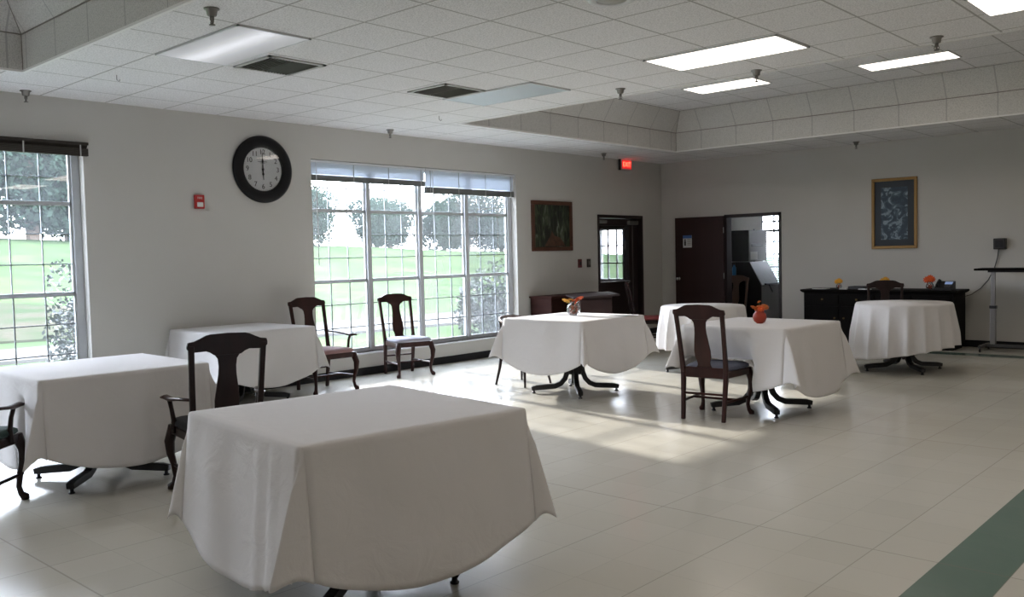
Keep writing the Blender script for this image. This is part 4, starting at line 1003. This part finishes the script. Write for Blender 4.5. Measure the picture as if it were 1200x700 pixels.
struct(B(-13, -4, KY+2, KY+2.2, -.2, 1.0).build('ground_bank', GRASS))
def leaf_mat(name, c, var=.35):
    m = translucent(name, c, .35); return m
def leaves(mb, c, rx, ry, rz, n, size, rnd, lumps=9):
    L = [(Vector((rnd.uniform(-.55, .55)*rx, rnd.uniform(-.55, .55)*ry, rnd.uniform(-.5, .6)*rz)), rnd.uniform(.4, .62)) for _ in range(lumps)]
    for _ in range(n):
        o, k = rnd.choice(L); d = Vector((rnd.gauss(0, 1), rnd.gauss(0, 1), rnd.gauss(0, 1))).normalized()*rnd.uniform(.7, 1.02)
        p = Vector(c)+o+Vector((d.x*rx*k, d.y*ry*k, d.z*rz*k))
        a = Vector((rnd.gauss(0, 1), rnd.gauss(0, 1), rnd.gauss(0, 1))).normalized(); q = a.cross(Vector((rnd.gauss(0, 1), rnd.gauss(0, 1), rnd.gauss(0, 1)))).normalized(); s = size*rnd.uniform(.6, 1.2)
        mb.b.faces.new([mb.b.verts.new(v_) for v_ in (p-a*s, p+q*s*.5, p+a*s, p-q*s*.5)])
BARK = mat('bark', (.12, .09, .07), .9)
LM = [leaf_mat('tree_leaves', (.026, .042, .031)), leaf_mat('tree_leaves_blue', (.022, .037, .031))]
rnd = random.Random(11)
protos = []
for k in range(2):
    t = empty('tree'); tag(t, 'tree', 'tree', 'trees at the top of the lawn')
    mb = MB(); leaves(mb, (0, 0, 2.0), 2.5, 2.2, 2.1, 14000, .11, rnd, 22); mb.build('crown', LM[k], t)
    mb = MB().tube([(0, 0, -.5), (.05, 0, 1), (0, .1, 2.2), (.2, 0, 3.6)], [.22, .17, .13, .05], 8)
    for q in range(5):
        a = q*1.3; mb.tube([(0, 0, 1.5+.25*q), (math.cos(a)*1.0, math.sin(a)*1.0, 2.4+.3*q)], [.07, .02], 6)
    mb.build('trunk', BARK, t); protos.append(t)
spots = []
yy_ = -4.0
for i in range(16):
    y = yy_; x = -50-((9.5 if y < 27 else 6.5) if i % 2 else 0)-rnd.uniform(-.3, .3)
    big = 1.75 if y < 27 else rnd.uniform(.95, 1.1)
    yy_ += 5.4 if y < 22 else 3.8
    spots.append((x, y, big*rnd.uniform(.9, 1.1)))
used = set()
order = ['first', 'second', 'third', 'fourth', 'fifth', 'sixth', 'seventh', 'eighth', 'ninth', 'tenth', 'eleventh', 'twelfth', 'thirteenth', 'fourteenth']
for i, (x, y, s) in enumerate(spots):
    k = i % 2; leftw = y < 27
    lab = ('tall hazy tree at the top of the bank, seen through the left window' if leftw else 'low hazy tree in the row beyond the lawn, seen through the large window')
    if k not in used: r_ = protos[k]; used.add(k); r_['label'] = lab; r_.location = (x, y, hgt(x, y)-.1); r_.rotation_euler = (0, 0, i)
    else: r_ = dup(protos[k], (x, y, hgt(x, y)-.1), i*1.1, lab)
    r_['group'] = 'tall trees beyond the left window' if leftw else 'low trees beyond the lawn'
    r_.scale = (s, s, s)
t = thing('tree', 'leafy shade tree on the lawn outside the left window', 'tree', (-23.5, 4.6, -.2))
mb = MB(); leaves(mb, (0, 0, 8.2), 3.4, 3.0, 2.3, 5200, .16, rnd, 16); mb.build('crown', LM[0], t)
mb = MB().tube([(0, 0, -.3), (.1, 0, 3), (0, .1, 6), (.2, 0, 8)], [.26, .2, .15, .06], 8)
for q in range(6): mb.tube([(0, 0, 4.6+.3*q), (math.cos(q*1.1)*1.6, math.sin(q*1.1)*1.6, 6.4+.3*q)], [.08, .02], 6)
mb.build('trunk', BARK, t)
def shrub(label, x, y, rx, ry, h, n, size, c, seed):
    t = thing('shrub', label, 'shrub', (x, y, -.16)); rn = random.Random(seed)
    mb = MB(); leaves(mb, (0, 0, h*.52), rx, ry, h*.55, n, size, rn, 14); mb.build('foliage', mat('shrub_leaf_'+str(seed), c, .35, var=.5, scale=6), t)
    mb = MB()
    for i in range(6):
        a = i*1.05; mb.tube([(0, 0, 0), (math.cos(a)*rx*.25, math.sin(a)*ry*.25, h*.35), (math.cos(a)*rx*.5, math.sin(a)*ry*.5, h*.7)], [.02, .014, .006], 6)
    mb.build('stems', BARK, t)
shrub('dark glossy shrub outside the left window by its right edge', -10.0, 4.02, .55, .34, 1.62, 2600, .035, (.014, .022, .012), 31)
shrub('dense green shrub outside the lower right panes of the large window', -10.05, 10.75, .62, .75, 1.45, 5200, .04, (.018, .032, .015), 32)
